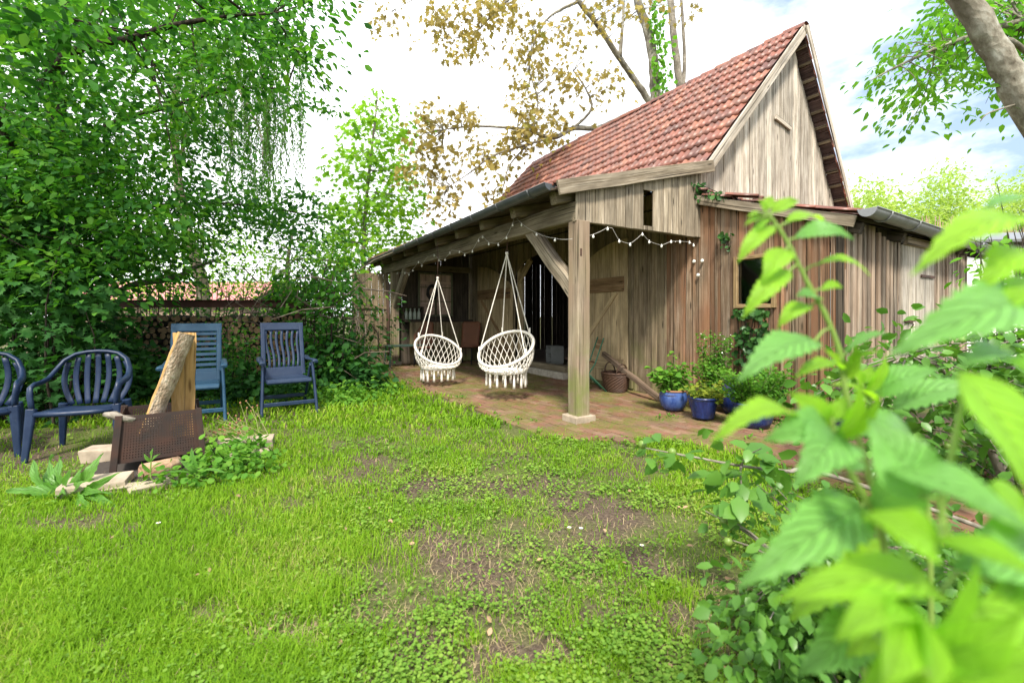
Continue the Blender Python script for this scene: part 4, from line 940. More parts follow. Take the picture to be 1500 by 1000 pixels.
for k, p in enumerate(q):
    mb = MB(); mb.lathe([(.004, 0), (.022, .01), (.026, .025), (.014, .036)], (0, 0, 0), 12, cap1=True); o = mb.build('wall_knob', M_BULB); o.location = L(p.x, p.y, p.z); o.rotation_euler = (R(90), 0, ROT)
    tag(o, 'small white porcelain knob screwed to the red brown wall by the porch panel', 'knob', 'white knobs on the red brown wall')

# ---------------------------------------------------------------- blue pots
def glaze(name, a, b):
    m, nt, out = newmat(name); g = N(nt, 'ShaderNodeTexCoord'); mp_ = N(nt, 'ShaderNodeMapping', Vector=g.outputs['Object'], Scale=(1, 1, .25)); n = N(nt, 'ShaderNodeTexNoise', Vector=mp_.outputs[0], Scale=22.0, Detail=5.0, Distortion=.6); n2 = N(nt, 'ShaderNodeTexNoise', Vector=g.outputs['Object'], Scale=6.0, Detail=6.0)
    c = ramp(nt, n.outputs[0], [(.35, a), (.6, b)]); c = mixc(nt, ramp(nt, n2.outputs[0], [(.58, 0.0), (.72, .6)]), c, (.16, .14, .10)); fin(nt, out, c, ramp(nt, n2.outputs[0], [(.4, .18), (.7, .6)]), n2.outputs[0], .1, .005, spec=.6); return m
M_BLUE = glaze('cobalt_glaze', (.008, .016, .075), (.018, .036, .15)); M_LBLUE = glaze('light_cobalt_glaze', (.02, .05, .20), (.06, .11, .30)); M_EARTH = plain('potting_soil', (.05, .036, .026), .95, noise=.5)
M_TERRA = plain('terracotta_rim', (.34, .17, .09), .8, noise=.4)
def pot(label, c, prof, m, soil, rim=None):
    t = thing('plant_pot', label, 'plant pot', (c[0], c[1], .032), 0, 'blue glazed pots by the red brown wall'); k = len(prof); th = .018
    ins = [(max(r_ - th, .01), z) for r_, z in reversed(prof) if z > soil - .02]
    mb = MB(); mb.lathe(prof + ins, (0, 0, 0), 32); mb.build('body', m, t)
    rt = prof[-1]; mb = MB(); mb.tube([(rt[0] * math.cos(a), rt[0] * math.sin(a), rt[1]) for a in np.linspace(0, 2 * math.pi, 36, endpoint=False)], .014, 8, closed=True); mb.build('rim', rim or m, t)
    rs_ = [r_ for r_, z in prof if z <= soil][-1] - .02; mb = MB(); mb.lathe([(rs_ + .02, soil), (rs_ * .5, soil + .02), (.01, soil + .025)], (0, 0, 0), 20, cap0=False, wob=.06); mb.build('soil', M_EARTH, t); return t
def gp(px, py, back=0.0): g_ = G(px, py); return V((g_.x, g_.y + back, 0))
p1 = gp(993, 607, .17); pot('round light blue glazed pot nearest the porch, clay rim', p1, [(.11, 0), (.15, .05), (.175, .13), (.172, .19), (.155, .235), (.15, .25)], M_LBLUE, .2, M_TERRA)
p2 = gp(1039, 620, .17); pot('deep blue flared bowl pot with wide rim beside the round one', p2, [(.12, 0), (.125, .02), (.145, .12), (.165, .21), (.17, .24)], M_BLUE, .2)
p3 = gp(1088, 614, .22); pot('tall deep blue vase shaped pot behind the bushy herb', p3, [(.10, 0), (.14, .06), (.165, .16), (.15, .28), (.11, .37), (.105, .43), (.12, .45)], M_BLUE, .40)
p4 = gp(1118, 634, .19); pot('large low blue pot under the bushy herb', p4, [(.15, 0), (.18, .06), (.20, .15), (.205, .23), (.21, .25)], M_BLUE, .2)
p5 = gp(1232, 652, .2); pot('dark blue pot half hidden by the nettles on the right', p5, [(.12, 0), (.15, .06), (.17, .18), (.165, .22)], glaze('dark_glaze', (.012, .014, .03), (.03, .035, .06)), .18)
# ---------------------------------------------------------------- trees
LF_DARK = leaf('deep_green_leaf', [(.014, .060, .014), (.028, .12, .020), (.055, .19, .026), (.10, .27, .032), (.16, .34, .04)], trans=.48)
LF_BIRCH = leaf('birch_leaf', [(.05, .15, .03), (.09, .21, .04), (.14, .26, .055)], trans=.45)
LF_LIME = leaf('fresh_maple_leaf', [(.13, .31, .025), (.20, .40, .03), (.28, .47, .04)], trans=.5)
LF_BROWN = leaf('olive_brown_leaf', [(.24, .19, .065), (.32, .26, .09), (.40, .31, .09), (.27, .28, .07)], trans=.45, tint=(1.1, 1.1, .7))
LF_ASH = leaf('ash_leaf', [(.08, .25, .025), (.13, .33, .03), (.19, .40, .04)], trans=.5)
LF_FAR = leaf('hazed_leaf', [(.28, .42, .10), (.36, .48, .13), (.42, .50, .17)], trans=.5)  # green paled to paint distance haze into the leaves
LF_BUSH = leaf('bush_leaf', [(.016, .065, .017), (.03, .11, .022), (.055, .16, .028)], trans=.35)
LF_IVY = leaf('ivy_leaf', [(.02, .07, .018), (.035, .11, .024), (.07, .17, .035)], trans=.25, rough=.4, spec=.3)
LF_HERB = leaf('herb_leaf', [(.06, .19, .025), (.11, .27, .03), (.18, .34, .04)], trans=.4)
LF_YELL = leaf('yellowing_leaf', [(.16, .24, .03), (.28, .32, .04), (.12, .22, .03)], trans=.4)
def onbase(o, base): o.location = -V(base); return o
def tree(name, label, cat, base, limbs, bark, crowns, lmat, tmpl, size, wide=1.0, twigs=120, group=None, flat=.45, droop=.5, zmin=.05, nj=.5, upn=1.0, maxtwig=2.2):
    """limbs: list of (points, radii); crowns: list of (silhouette, clusters, leaves each, spray radius, near, far)"""
    t = thing(name, label, cat, base, 0, group); pts = []
    for k, (lp, lr) in enumerate(limbs):
        lp = [V(p) for p in lp]; sm, rr = [], []
        for i in range(len(lp) - 1):
            a, b, c, d = lp[max(i - 1, 0)], lp[i], lp[i + 1], lp[min(i + 2, len(lp) - 1)]
            for j in range(5):
                u = j / 5; q = .5 * ((2 * b) + (c - a) * u + (2 * a - 5 * b + 4 * c - d) * u * u + (3 * b - a - 3 * c + d) * u ** 3)
                sm.append(q + V((random.uniform(-1, 1), random.uniform(-1, 1), 0)) * lr[i] * .12); rr.append(lr[i] + (lr[i + 1] - lr[i]) * u)
        sm.append(lp[-1]); rr.append(lr[-1]); mb = MB(); mb.tube(sm, rr, 10, rough=.06)
        onbase(mb.build('trunk' if k == 0 else 'limb', bark, t), base); pts += sm
    pa = np.array([tuple(p) for p in pts]) if pts else np.array([tuple(base)])
    allp, allr, tw = [], [], []
    for (poly, n, per, rad, d0, d1) in crowns:
        c = poly_pts(poly, n, d0, d1); c[:, 2] = np.maximum(c[:, 2], zmin + .05)
        p, r = sprays(c, per, rad, flat, droop, nj=nj, upn=upn); allp.append(p); allr.append(r); tw.append(c)
    if allp:
        p = np.concatenate(allp); r = np.concatenate(allr); p[:, 2] = np.maximum(p[:, 2], zmin * rng.uniform(.4, 1.4, len(p)))
        o = scatter('crown', tmpl, p, r, size * rng.uniform(.6, 1.3, len(p)), lmat, t, wide); onbase(o, base)
        c = np.concatenate(tw); rng.shuffle(c); mb = MB()
        for q in c[:twigs]:
            dd = ((pa - q) ** 2).sum(1) + (np.maximum(pa[:, 2] - q[2], 0) ** 2) * .6; a = V(pa[dd.argmin()]); b = V(q); 
            if not limbs: a = V((b.x + (base[0] - b.x) * .25 + random.uniform(-.1, .1), b.y + (base[1] - b.y) * .25 + random.uniform(-.1, .1), 0))
            ln = (b - a).length
            if ln < .1 or ln > maxtwig: continue
            m_ = a.lerp(b, .5) + V((random.uniform(-.08, .08), random.uniform(-.08, .08), random.uniform(0, .14))) * ln; r0 = min(.035, .006 + .006 * ln)
            mb.tube([a, a.lerp(m_, .6), m_.lerp(b, .4), b, b + (b - m_) * .5], [r0, r0 * .7, r0 * .5, r0 * .3, .002], 5, caps=False)
        if mb.v: onbase(mb.build('twigs', bark, t), base)
    return t
# big dark leaved tree on the left
b = G(92, 590); b = V((-6.75, 6.9, 0))
limbs = [([b, P(95, 470, 6.9), P(86, 350, 6.9), P(92, 240, 6.9), P(80, 120, 6.8), P(95, -40, 6.8), P(120, -220, 6.8)], [.22, .17, .15, .13, .11, .09, .05]),
         ([P(88, 300, 6.9), P(40, 250, 6.2), P(0, 180, 5.6), P(-60, 120, 5.0)], [.08, .06, .05, .03]),
         ([P(60, 130, 6.8), P(85, 92, 6.2), P(130, 66, 5.8), P(190, 57, 5.6), P(250, 38, 5.5), P(330, 25, 5.4), P(400, 20, 5.4)], [.06, .055, .05, .042, .032, .02, .01]),
         ([P(92, 290, 6.9), P(40, 300, 6.0), P(18, 312, 5.6), P(-40, 330, 5.2)], [.06, .05, .045, .03]),
         ([P(90, 230, 6.9), P(170, 180, 7), P(270, 150, 7.1), P(340, 130, 7.2), P(420, 130, 7.3)], [.06, .045, .03, .02, .01]),
         ([P(88, 330, 6.9), P(150, 310, 7.3), P(250, 300, 7.8), P(360, 300, 8.2), P(480, 320, 8.6)], [.06, .045, .035, .02, .01])]
crA = [(-60, -50), (470, -50), (468, 8), (430, 25), (425, 60), (455, 78), (395, 80), (340, 120), (300, 200), (260, 260), (300, 330), (250, 370), (140, 420), (-60, 430)]
tree('leafy_tree', 'large dark green leafy tree with dark trunk filling the left side', 'tree', b, limbs, M_BARKD,
     [(crA, 470, 58, .36, 5.0, 9.0), ([(-60, -60), (240, -60), (130, 40), (-60, 110)], 26, 34, .22, 3.2, 4.2),
      ([(-60, 170), (120, 190), (230, 290), (200, 400), (-60, 440)], 150, 55, .32, 5.0, 7.6),
      ([(240, 270), (400, 262), (500, 300), (470, 345), (330, 330), (280, 400), (170, 420), (200, 330)], 90, 48, .36, 7.2, 9.2),
      ([(400, 10), (470, 60), (475, 75), (440, 80), (400, 60)], 9, 36, .2, 5.4, 6.2), ([(330, 60), (500, 160), (460, 165), (380, 130)], 10, 36, .24, 6.2, 7.4)],
     LF_DARK, T_OVATE, .096, twigs=230, flat=.3, droop=.35, nj=.55)
# birch behind with hanging strands
bb = V((P(300, 445, 12).x, 12, 0)); tk = [bb, P(298, 430, 12), P(285, 375, 12), P(268, 310, 12), P(258, 230, 12), P(256, 150, 12), P(268, 100, 12), P(292, 40, 12), P(300, -60, 12)]
M_BIRCH = bark_mat('birch_bark', (.08, .06, .045), (.24, .20, .15), (.42, .38, .32), 5)
t = tree('birch_tree', 'birch with pale slender trunk and long hanging strands of small leaves behind the dark tree', 'tree', bb,
     [(tk, [.17, .16, .14, .12, .10, .085, .07, .06, .04]), ([P(262, 260, 12), P(290, 105, 11.8), P(340, 120, 11.6), P(380, 190, 11.4), P(385, 230, 11.3)], [.05, .05, .04, .02, .01]),
      ([P(292, 40, 12), P(350, 20, 11.8), P(410, 40, 11.6), P(440, 90, 11.5)], [.05, .04, .025, .01])], M_BIRCH,
     [([(230, -20), (330, -30), (420, 20), (430, 80), (330, 60), (240, 120)], 60, 40, .5, 10.5, 13)], LF_BIRCH, T_SMALL, .07, .8, twigs=60, droop=1.0)
ps, ds, mb = [], [], MB()
for k in range(150):
    px = random.choice([random.uniform(330, 445), random.uniform(250, 400)]); d = random.uniform(10.3, 13); top = P(px, random.uniform(20, 150) , d); ln = random.uniform(1.4, 3.4) * (1.25 if px > 340 else 1.0); n = int(ln / .03); sw_ = random.uniform(-.16, .22); q = []
    for i in range(n): u = i / n; q.append(top + V((sw_ * u * u + .03 * math.sin(u * 9 + k), .05 * math.sin(u * 7 + k), -ln * u)))
    mb.tube(q[::6] + [q[-1]], .004, 4, caps=False)
    for p in q[2:]: ps.append(tuple(p + V((random.uniform(-.05, .05), random.uniform(-.05, .05), 0)))); ds.append((random.uniform(-.7, .7), random.uniform(-.7, .7), -1))
ps = np.array(ps); ds = np.array(ds); o = scatter('hanging_leaves', T_SMALL, ps, frames(ds, rng.normal(0, 1, ps.shape)), rng.uniform(.055, .095, len(ps)), LF_BIRCH, t, .9); onbase(o, bb)
onbase(mb.build('strands', M_BARKD, t), bb)
# light sunlit growth beyond the wood stack, a sapling among it
tree('hazel_bush', 'sunlit yellow green bush beyond the steel beam and the wood stack', 'bush', V((P(420, 460, 13).x, 13, 0)), [([V((P(420, 460, 13).x, 13, 0)), P(420, 400, 13), P(430, 330, 13)], [.08, .06, .03])], M_BARKG,
     [([(300, 330), (440, 290), (540, 330), (600, 380), (560, 430), (430, 440), (300, 440)], 75, 40, .55, 11.5, 14.5)], LF_LIME, T_OVATE, .11, twigs=70)
tree('hedge', 'pale sunlit hedge low behind the steel beam on the far left', 'hedge', V((P(200, 460, 15).x, 15, 0)), [], M_BARKG,
     [([(60, 330), (240, 340), (330, 400), (330, 425), (120, 435), (40, 400)], 60, 36, .6, 14, 17)], LF_LIME, T_OVATE, .12, twigs=0)
bm = V((P(536, 460, 13.2).x, 13.2, 0))
tree('young_maple', 'slim young maple with bright yellow green leaves left of the barn roof', 'tree', bm, [([bm, P(532, 400, 13.2), P(534, 330, 13.2), P(541, 250, 13.2), P(549, 180, 13.2), P(553, 138, 13.2)], [.08, .065, .055, .045, .03, .012])], M_BARKG,
     [([(545, 132), (572, 140), (582, 170), (605, 190), (580, 215), (600, 262), (630, 282), (592, 300), (610, 340), (622, 372), (580, 380), (560, 400), (500, 392), (470, 372), (490, 330), (478, 300), (510, 270), (492, 240), (520, 205), (508, 180), (530, 160)], 118, 26, .38, 12.2, 14.2)], LF_LIME, T_MAPLE, .16, twigs=110)
# olive brown maple behind the barn
bx = P(965, 462, 15.2); bx.z = 0; d = 15.2
lb = [([bx, P(965, 250, d), P(961, 150, d), P(957, 95, d), P(950, 50, d), P(935, 5, d), P(925, -40, d)], [.26, .21, .18, .165, .15, .13, .1]),
      ([P(966, 175, d), P(950, 148, d - .3), P(925, 110, d - .6), P(905, 82, d - 1), P(878, 40, d - 1.4), P(848, 2, d - 1.8), P(830, -30, d - 2)], [.13, .11, .10, .09, .08, .07, .05]),
      ([P(908, 84, d - 1), P(912, 40, d - 1), P(914, -10, d - 1)], [.07, .05, .04]),
      ([P(962, 165, d), P(930, 165, d - .5), P(900, 178, d - 1), P(875, 188, d - 1.6), P(840, 188, d - 2), P(810, 202, d - 2.4), P(770, 190, d - 2.6), P(700, 185, d - 2.8), P(650, 190, d - 3)], [.12, .10, .09, .08, .07, .06, .045, .03, .015]),
      ([P(840, 188, d - 2), P(866, 160, d - 2), P(858, 130, d - 2), P(840, 105, d - 2)], [.045, .035, .025, .012]),
      ([P(815, 200, d - 2.4), P(730, 225, d - 2.8), P(690, 252, d - 3), P(655, 275, d - 3.2)], [.04, .03, .02, .01]), ([P(848, 2, d - 1.8), P(800, 30, d - 2.2), P(775, 95, d - 2.4), P(788, 150, d - 2.5), P(768, 205, d - 2.6), P(722, 236, d - 2.8)], [.05, .03, .022, .018, .014, .006]), ([P(830, -30, d - 2), P(745, 0, d - 2.4), P(695, 48, d - 2.6), P(640, 58, d - 2.8)], [.05, .03, .018, .005]), ([P(745, 0, d - 2.4), P(660, -20, d - 2.6), P(566, 20, d - 3)], [.025, .018, .005]),
      ([P(770, 215, d - 2.6), P(745, 245, d - 2.8), P(735, 285, d - 2.9)], [.03, .02, .01])]
def blob(x, y, w, h): return [(x + w * math.cos(a) * random.uniform(.75, 1.2), y + h * math.sin(a) * random.uniform(.75, 1.2)) for a in np.linspace(0, 2 * math.pi, 9, endpoint=False)]
bl = [(566, 18, 14, 24, 5), (640, 40, 16, 36, 9), (690, 58, 24, 36, 12), (672, 10, 40, 14, 10), (740, 16, 55, 20, 22), (772, 60, 24, 36, 14), (775, 100, 22, 26, 9), (830, 44, 18, 16, 7), (885, 8, 45, 12, 8), (880, 30, 12, 18, 4), (782, 150, 26, 30, 12), (800, 185, 40, 22, 17), (765, 175, 24, 40, 14),
      (850, 128, 20, 26, 9), (884, 105, 14, 14, 5), (892, 136, 14, 12, 4), (830, 96, 16, 12, 4), (750, 215, 30, 16, 10), (720, 232, 22, 14, 6), (660, 168, 34, 16, 12), (620, 178, 16, 20, 7), (640, 205, 34, 20, 14), (618, 245, 30, 26, 13), (655, 270, 16, 26, 8), (690, 205, 14, 14, 4), (700, 238, 20, 12, 5), (735, 262, 12, 10, 4), (715, 292, 14, 14, 5), (650, 300, 22, 20, 8), (945, 5, 20, 10, 4), (1005, 0, 10, 8, 2)]
tree('olive_maple', 'thin limbed maple with olive brown leaves rising behind the barn roof', 'tree', bx, lb, M_BARKL,
     [(blob(x, y, w_, h_), n, 12, .26, 11.6, 13.4) for (x, y, w_, h_, n) in bl], LF_BROWN, T_MAPLE, .15, twigs=330, flat=.6, droop=.9)
bx2 = P(1000, 462, 15.8); bx2.z = 0
tree('bare_tree', 'bare grey double trunk standing behind the ridge right of the olive maple', 'tree', bx2, [([bx2, P(1000, 200, 15.8), P(996, 130, 15.8), P(988, 60, 15.8), P(982, 0, 15.8), P(978, -60, 15.8)], [.16, .15, .13, .12, .11, .10]),
     ([P(1000, 140, 15.8), P(1003, 90, 15.8), P(1000, 30, 15.8), P(996, -40, 15.8)], [.08, .06, .05, .04])], M_BARKG, [], LF_ASH, T_OVATE, .1)
def ivy(label, pts, n, size, nrm, spread, cat='ivy', name='ivy', m=None, tmpl=T_ROUND):
    p = np.array([tuple(q) for q in pts])[rng.integers(0, len(pts), n)] + rng.normal(0, 1, (n, 3)) * spread
    nr = np.array(nrm)[None] + rng.normal(0, .45, (n, 3)); d = rng.normal(0, 1, (n, 3)) * .6 + np.array((0, 0, -1)); b_ = V(p.mean(0)); b_.z = float(p[:, 2].min())
    t = thing(name, label, cat, b_); o = scatter('leaves', tmpl, p, frames(d, nr), size * rng.uniform(.5, 1.3, n), m or LF_IVY, t, .95); onbase(o, b_)
    mb = MB(); q = sorted(pts, key=lambda v: v[2])
    for k in range(6): mb.tube([V(q[0]) + V((random.uniform(-1, 1) * spread, 0, 0)), V(random.choice(q)), V(random.choice(q[len(q) // 2:]))], .005, 5, caps=False)
    onbase(mb.build('stems', M_BARKD, t), b_); return t
ivy('bright green ivy climbing the olive maple trunk above the roof', [P(965 + random.uniform(-7, 10) + (y - 60) * .05, y, 14.9) for y in range(-20, 170, 4)], 330, .13, (0, -1, .2), .10, m=LF_ASH)
for (px, py, n, sx, sz) in ((1102, 500, 480, .19, .20),):
    q = ony(px, py, LW - .06); ivy('dark ivy curtain hanging on the red brown wall below the small window', [L(q.x + random.uniform(-1, 1) * sx, LW - .07, max(.4, q.z + random.gauss(0, 1) * sz)) for k in range(60)] + [L(q.x + sx * .9 * s, LW - .07, 1.29) for s in np.linspace(-1.4, .9, 20)], n, .062, (-.85, -.5, .3), .03)
q = ony(1061, 345, LW - .06); ivy('small ivy tuft on the red brown wall left of the window top', [L(q.x + random.uniform(-.05, .06), LW - .06, q.z + random.uniform(-.07, .05)) for k in range(8)] + [L(q.x + .03, LW - .05, q.z - .17)], 46, .055, (-.85, -.5, .3), .025)
q = onx(1025, 283, .1); ivy('ivy tuft growing at the corner where the porch meets the shed roof', [L(.12, q.y + random.uniform(-.12, .14), q.z + random.uniform(-.12, .12)) for k in range(10)] + [L(.25 + .05 * k, LW - .1, 2.90 - .016 * k) for k in range(6)], 110, .06, (.3, -.85, .4), .03)
# leaning tree on the right
br = V((6.3, 4.0, 0)); tree('leaning_tree', 'thick grey trunk leaning in from the right edge with fresh green leaves', 'tree', br,
     [([br, V((5.6, 4.0, 1.4)), P(1514, 178, 4), P(1462, 80, 4), P(1412, 0, 4), P(1376, -70, 4)], [.16, .13, .108, .10, .095, .085]), ([P(1440, 70, 4), P(1480, 60, 4.2), P(1540, 110, 4.4)], [.03, .025, .015]), ([P(1500, 150, 4), P(1450, 165, 3.9), P(1436, 178, 3.9)], [.012, .006, .003]),
      ([P(1500, 30, 4.5), P(1400, 60, 4.5), P(1330, 90, 4.4), P(1275, 118, 4.3)], [.03, .02, .012, .004])], M_BARKL,
     [([(1266, 120), (1300, 82), (1345, 40), (1375, -20), (1540, -40), (1540, 150), (1480, 150), (1420, 120), (1372, 140), (1340, 172), (1325, 150)], 105, 20, .20, 4.3, 5.7), ([(1395, -30), (1540, -30), (1540, 120), (1440, 90)], 40, 20, .2, 4.6, 5.9)], LF_ASH, T_OVATE, .085, .9, twigs=110, droop=.7)
# far trees over the shed roof on the right
for (label, poly, n, px, d) in (('small pale green tree top showing beside the gable foot', [(1245, 290), (1262, 270), (1290, 280), (1330, 300), (1345, 330), (1250, 320)], 40, 1290, 26), ('pale green pointed tree far behind the shed gutter', [(1330, 330), (1345, 295), (1365, 262), (1385, 244), (1402, 262), (1412, 300), (1450, 330), (1440, 380), (1340, 370)], 110, 1385, 28), ('broad hazy green tree at the far right behind the shed', [(1420, 320), (1440, 285), (1470, 262), (1500, 250), (1560, 245), (1560, 390), (1430, 380)], 100, 1500, 30)):
    bs = P(px, 462, d); bs.z = 0; tree('far_tree', label, 'tree', bs, [([bs, P(px, 400, d), P(px, 310, d)], [.3, .25, .1])], M_BARKG, [(poly, int(n * 1.3), 70, .7, d - 2, d + 2)], LF_FAR, T_SMALL, .22, twigs=30, group='pale trees far behind the shed', flat=.8)
# ---------------------------------------------------------------- boundary on the left: wood stack, beam, posts, brush, fence
M_END = wood('log_end_wood', (.16, .10, .055), (.33, .22, .12), (.46, .33, .2), var=.6)
protos = []; SX0, SX1, SY = -7.35, -3.9, 8.35
for k in range(6):
    mb = MB(); mb.tube([(0, -.16, 0), (0, 0, .004), (0, .16, 0)], [.056, .058, .055], 10, 0, caps=False, rough=.10)
    n = len(mb.v); r0 = list(mb.v[:10]); r1 = list(mb.v[-10:]); mb.add(r0, [tuple(range(9, -1, -1))], 1, [(v[2] * .3, v[0] * .3 + k, 0) for v in r0]); mb.add(r1, [tuple(range(10))], 1)
    protos.append(mb)
pr = [None] * 6; row = 0; z = .055
while z < 1.28:
    x = SX0 + (.058 if row % 2 else 0)
    while x < SX1:
        k = random.randrange(6)
        if pr[k] is None: o = pr[k] = protos[k].build('firewood_log', [M_BARKD, M_END])
        else: o = pr[k].copy(); C.objects.link(o)
        s = random.uniform(.62, 1.14); o.location = (x + random.uniform(-.012, .012), SY + random.uniform(-.07, .03), z + random.uniform(-.01, .01)); o.rotation_euler = (random.uniform(-.05, .05), random.uniform(0, 6), random.uniform(-.06, .06)); o.scale = (s, 1, s)
        tag(o, 'round firewood log stacked below the rusty steel beam', 'log', 'logs in the firewood stack'); x += .155 if z < .5 else .118
    z += .103; row += 1
M_STEEL = plain('rusty_beam_steel', (.10, .04, .028), .75, noise=.7, nscale=5, col2=(.05, .025, .02), bstr=.2)
t = thing('steel_beam', 'rusty steel beam lying level above the wood stack behind the chairs', 'beam', (-5.6, 8.1, 0)); mb = MB(); z = 1.46
for (dz, h_, dy) in ((0, .11, .012), (.06, .014, .11), (-.06, .014, .11)): mb.box((0, 0, z + dz), (3.9, dy, h_))
mb.build('girder', M_STEEL, t)
for x in (-1.85, 1.8): mb = MB(); mb.box((x, 0, .70), (.09, .09, 1.38)); mb.build('post', M_STEEL, t)
t = thing('rod_fence', 'thin rusty upright rods standing behind the steel beam', 'fence', (-5.4, 8.75, 0))
for (px, top) in ((178, 372), (201, 395), (214, 392), (231, 392), (248, 385)):
    x = P(px, 400, 8.75).x + 5.4; mb = MB(); mb.tube([(x, 0, 0), (x + .02, 0, P(px, top, 8.75).z)], .011, 6); mb.build('rod', M_STEEL, t)
mb = MB(); a = P(214, 418, 8.75); mb.tube([(a.x + 5.4, 0, a.z - .3), (a.x + 5.62, 0, a.z + .02)], .01, 6); mb.build('strut', M_STEEL, t)
t = thing('neighbour_shed', 'low building with a faded red roof far behind the steel beam', 'building', (P(250, 440, 24).x, 24, 0)); M_RRED = plain('faded_red_roof', (.48, .16, .15), .6, noise=.4, nscale=2, col2=(.6, .3, .27))
mb = MB(); mb.box((0, 1.5, 1.0), (9.5, 5, 2.0)); mb.build('wall', plain('pale_render', (.28, .20, .15), .9, noise=.3), t)
mb = MB(); mb.add([(-5, -1.4, 1.95), (5, -1.4, 1.95), (5, 1.6, 3.15), (-5, 1.6, 3.15), (5, 4.4, 1.95), (-5, 4.4, 1.95)], [(0, 1, 2, 3), (3, 2, 4, 5)]); o = mb.build('roof', M_RRED, t); q = o.modifiers.new('s', 'SOLIDIFY'); q.thickness = .1
t = thing('white_building', 'plain white rendered building behind the right end of the shed', 'building', (11.4, 10.6, 0), -.12); mb = MB(); mb.box((0, 2, 1.5), (5.6, 4, 3.0)); mb.build('wall', plain('white_render', (.80, .79, .76), .9, noise=.12, nscale=2), t)
mb = MB(); mb.add([(-3, -.3, 2.98), (3, -.3, 2.98), (3, 2, 3.5), (-3, 2, 3.5), (3, 4.3, 2.98), (-3, 4.3, 2.98)], [(0, 1, 2, 3), (3, 2, 4, 5)]); o = mb.build('roof', M_ZINCL, t); q = o.modifiers.new('s', 'SOLIDIFY'); q.thickness = .06
mb = MB()
for k in range(240): p = P(random.uniform(1345, 1500), 330, 17); h_ = random.uniform(3.6, 5.0); mb.tube([(p.x, 17 + random.uniform(-.5, .5), 0), (p.x + random.uniform(-.1, .1), 17, h_)], .012, 4, caps=False)
o = mb.build('tall_stalks', plain('pinkish_stalk', (.42, .28, .20), .8, var=.4)); o['kind'] = 'stuff'; tag(o, 'screen of thin pinkish upright stalks behind the shed gutter', 'stalks')
# plank fence closing the gap at the far end of the porch
t = thing('board_fence', 'dark old plank fence beside the downpipe at the far porch corner', 'fence', L(-7.42, -.10, 0), ROT - R(90)); mb = MB(); x = 0
while x < .85: w_ = random.uniform(.12, .2); mb.poly_board([(x, 0, .02), (x + w_ - .008, 0, .02), (x + w_ - .008, 0, 2.30 + random.uniform(-.03, .03)), (x, 0, 2.30)], .022, (0, 1, 0)); x += w_
mb.build('planks', W_PORCH, t)
for z in (.5, 1.45): mb = MB(); mb.board((-.02, .03, z), (.90, .03, z), .08, .03, (0, 0, 1)); mb.build('rail', W_PORCH, t)
# brush heap: a tangle of dead branches
mb = MB(); bc_ = P(440, 500, 8.0); bc_.z = 0
for k in range(150):
    px = random.uniform(340, 545); d_ = random.uniform(7.4, 9.0); a = P(px, random.uniform(400, 540), d_); a.z = max(a.z, .05); dr = V((random.uniform(-1, 1), random.uniform(-.5, .5), random.uniform(-.5, .7))).normalized() * random.uniform(.3, 1.1); m_ = a + dr * .5 + V((random.uniform(-.1, .1), random.uniform(-.1, .1), random.uniform(-.05, .15))); e = a + dr; e.z = max(e.z, .03); r0 = random.choice([.004, .006, .006, .009, .013, .018]); mb.tube([a - bc_, m_ - bc_, e - bc_], [r0, r0 * .8, r0 * .4], 5, caps=False, rough=.1)
o = mb.build('brush_heap', bark_mat('dead_twig_bark', (.07, .05, .04), (.20, .16, .12), (.33, .28, .22), 9)); o.location = bc_; tag(o, 'tangled heap of dead grey brushwood between wood stack and barn', 'brushwood')
# a few fallen curving limbs over the wood stack
mb = MB(); mb.tube([P(148, 436, 7.6), P(200, 415, 7.7), P(240, 410, 7.8), P(265, 403, 7.9), P(282, 393, 8.0), P(320, 380, 8.2)], [.035, .055, .05, .045, .04, .02], 8, rough=.08); mb.tube([P(148, 436, 7.6), P(120, 470, 7.5), V((P(100, 500, 7.4).x, 7.4, 0))], [.035, .05, .06], 8, rough=.08)
tag(mb.build('bent_branch', M_BARKG), 'thick crooked branch arching above the rusty steel beam', 'branch')
# undergrowth round the chairs
def bush(label, base, crowns, m, tmpl, size, cat='bush', name='bush', **k): return tree(name, label, cat, base, [], M_BARKD, crowns, m, tmpl, size, **k)
bush('dense dark lobed leaf bush at the left edge behind the armchairs', V((-5.6, 5.6, 0)), [([(-60, 270), (40, 290), (100, 340), (150, 420), (140, 500), (105, 580), (60, 620), (-60, 640)], 150, 34, .24, 4.9, 6.6)], LF_BUSH, T_MAPLE, .105, twigs=60, flat=.55)
bush('low ivy covered thicket behind the blue chairs under the wood stack', V((-4.4, 7.3, 0)), [([(90, 500), (190, 500), (260, 540), (350, 500), (380, 540), (480, 560), (430, 590), (330, 600), (180, 610), (90, 600)], 150, 40, .24, 6.4, 7.9), ([(100, 440), (180, 450), (190, 540), (110, 560)], 40, 40, .22, 7, 8)], LF_BUSH, T_ROUND, .075, twigs=60, flat=.6)
bush('feathery green shrub between the two folding chairs', V((P(345, 530, 6.9).x, 6.9, 0)), [([(318, 480), (345, 470), (372, 500), (375, 570), (320, 580)], 26, 60, .2, 6.7, 7.3)], LF_HERB if False else LF_DARK, T_SMALL, .06, twigs=20, flat=.9)
bush('broad leaved bush at the near corner of the brush heap', V((P(510, 550, 7.9).x, 7.9, 0)), [([(455, 505), (510, 500), (535, 525), (560, 552), (548, 572), (470, 580), (430, 570)], 55, 26, .22, 7.4, 8.4)], LF_BUSH, T_OVATE, .13, wide=1.5, twigs=30, flat=.6)
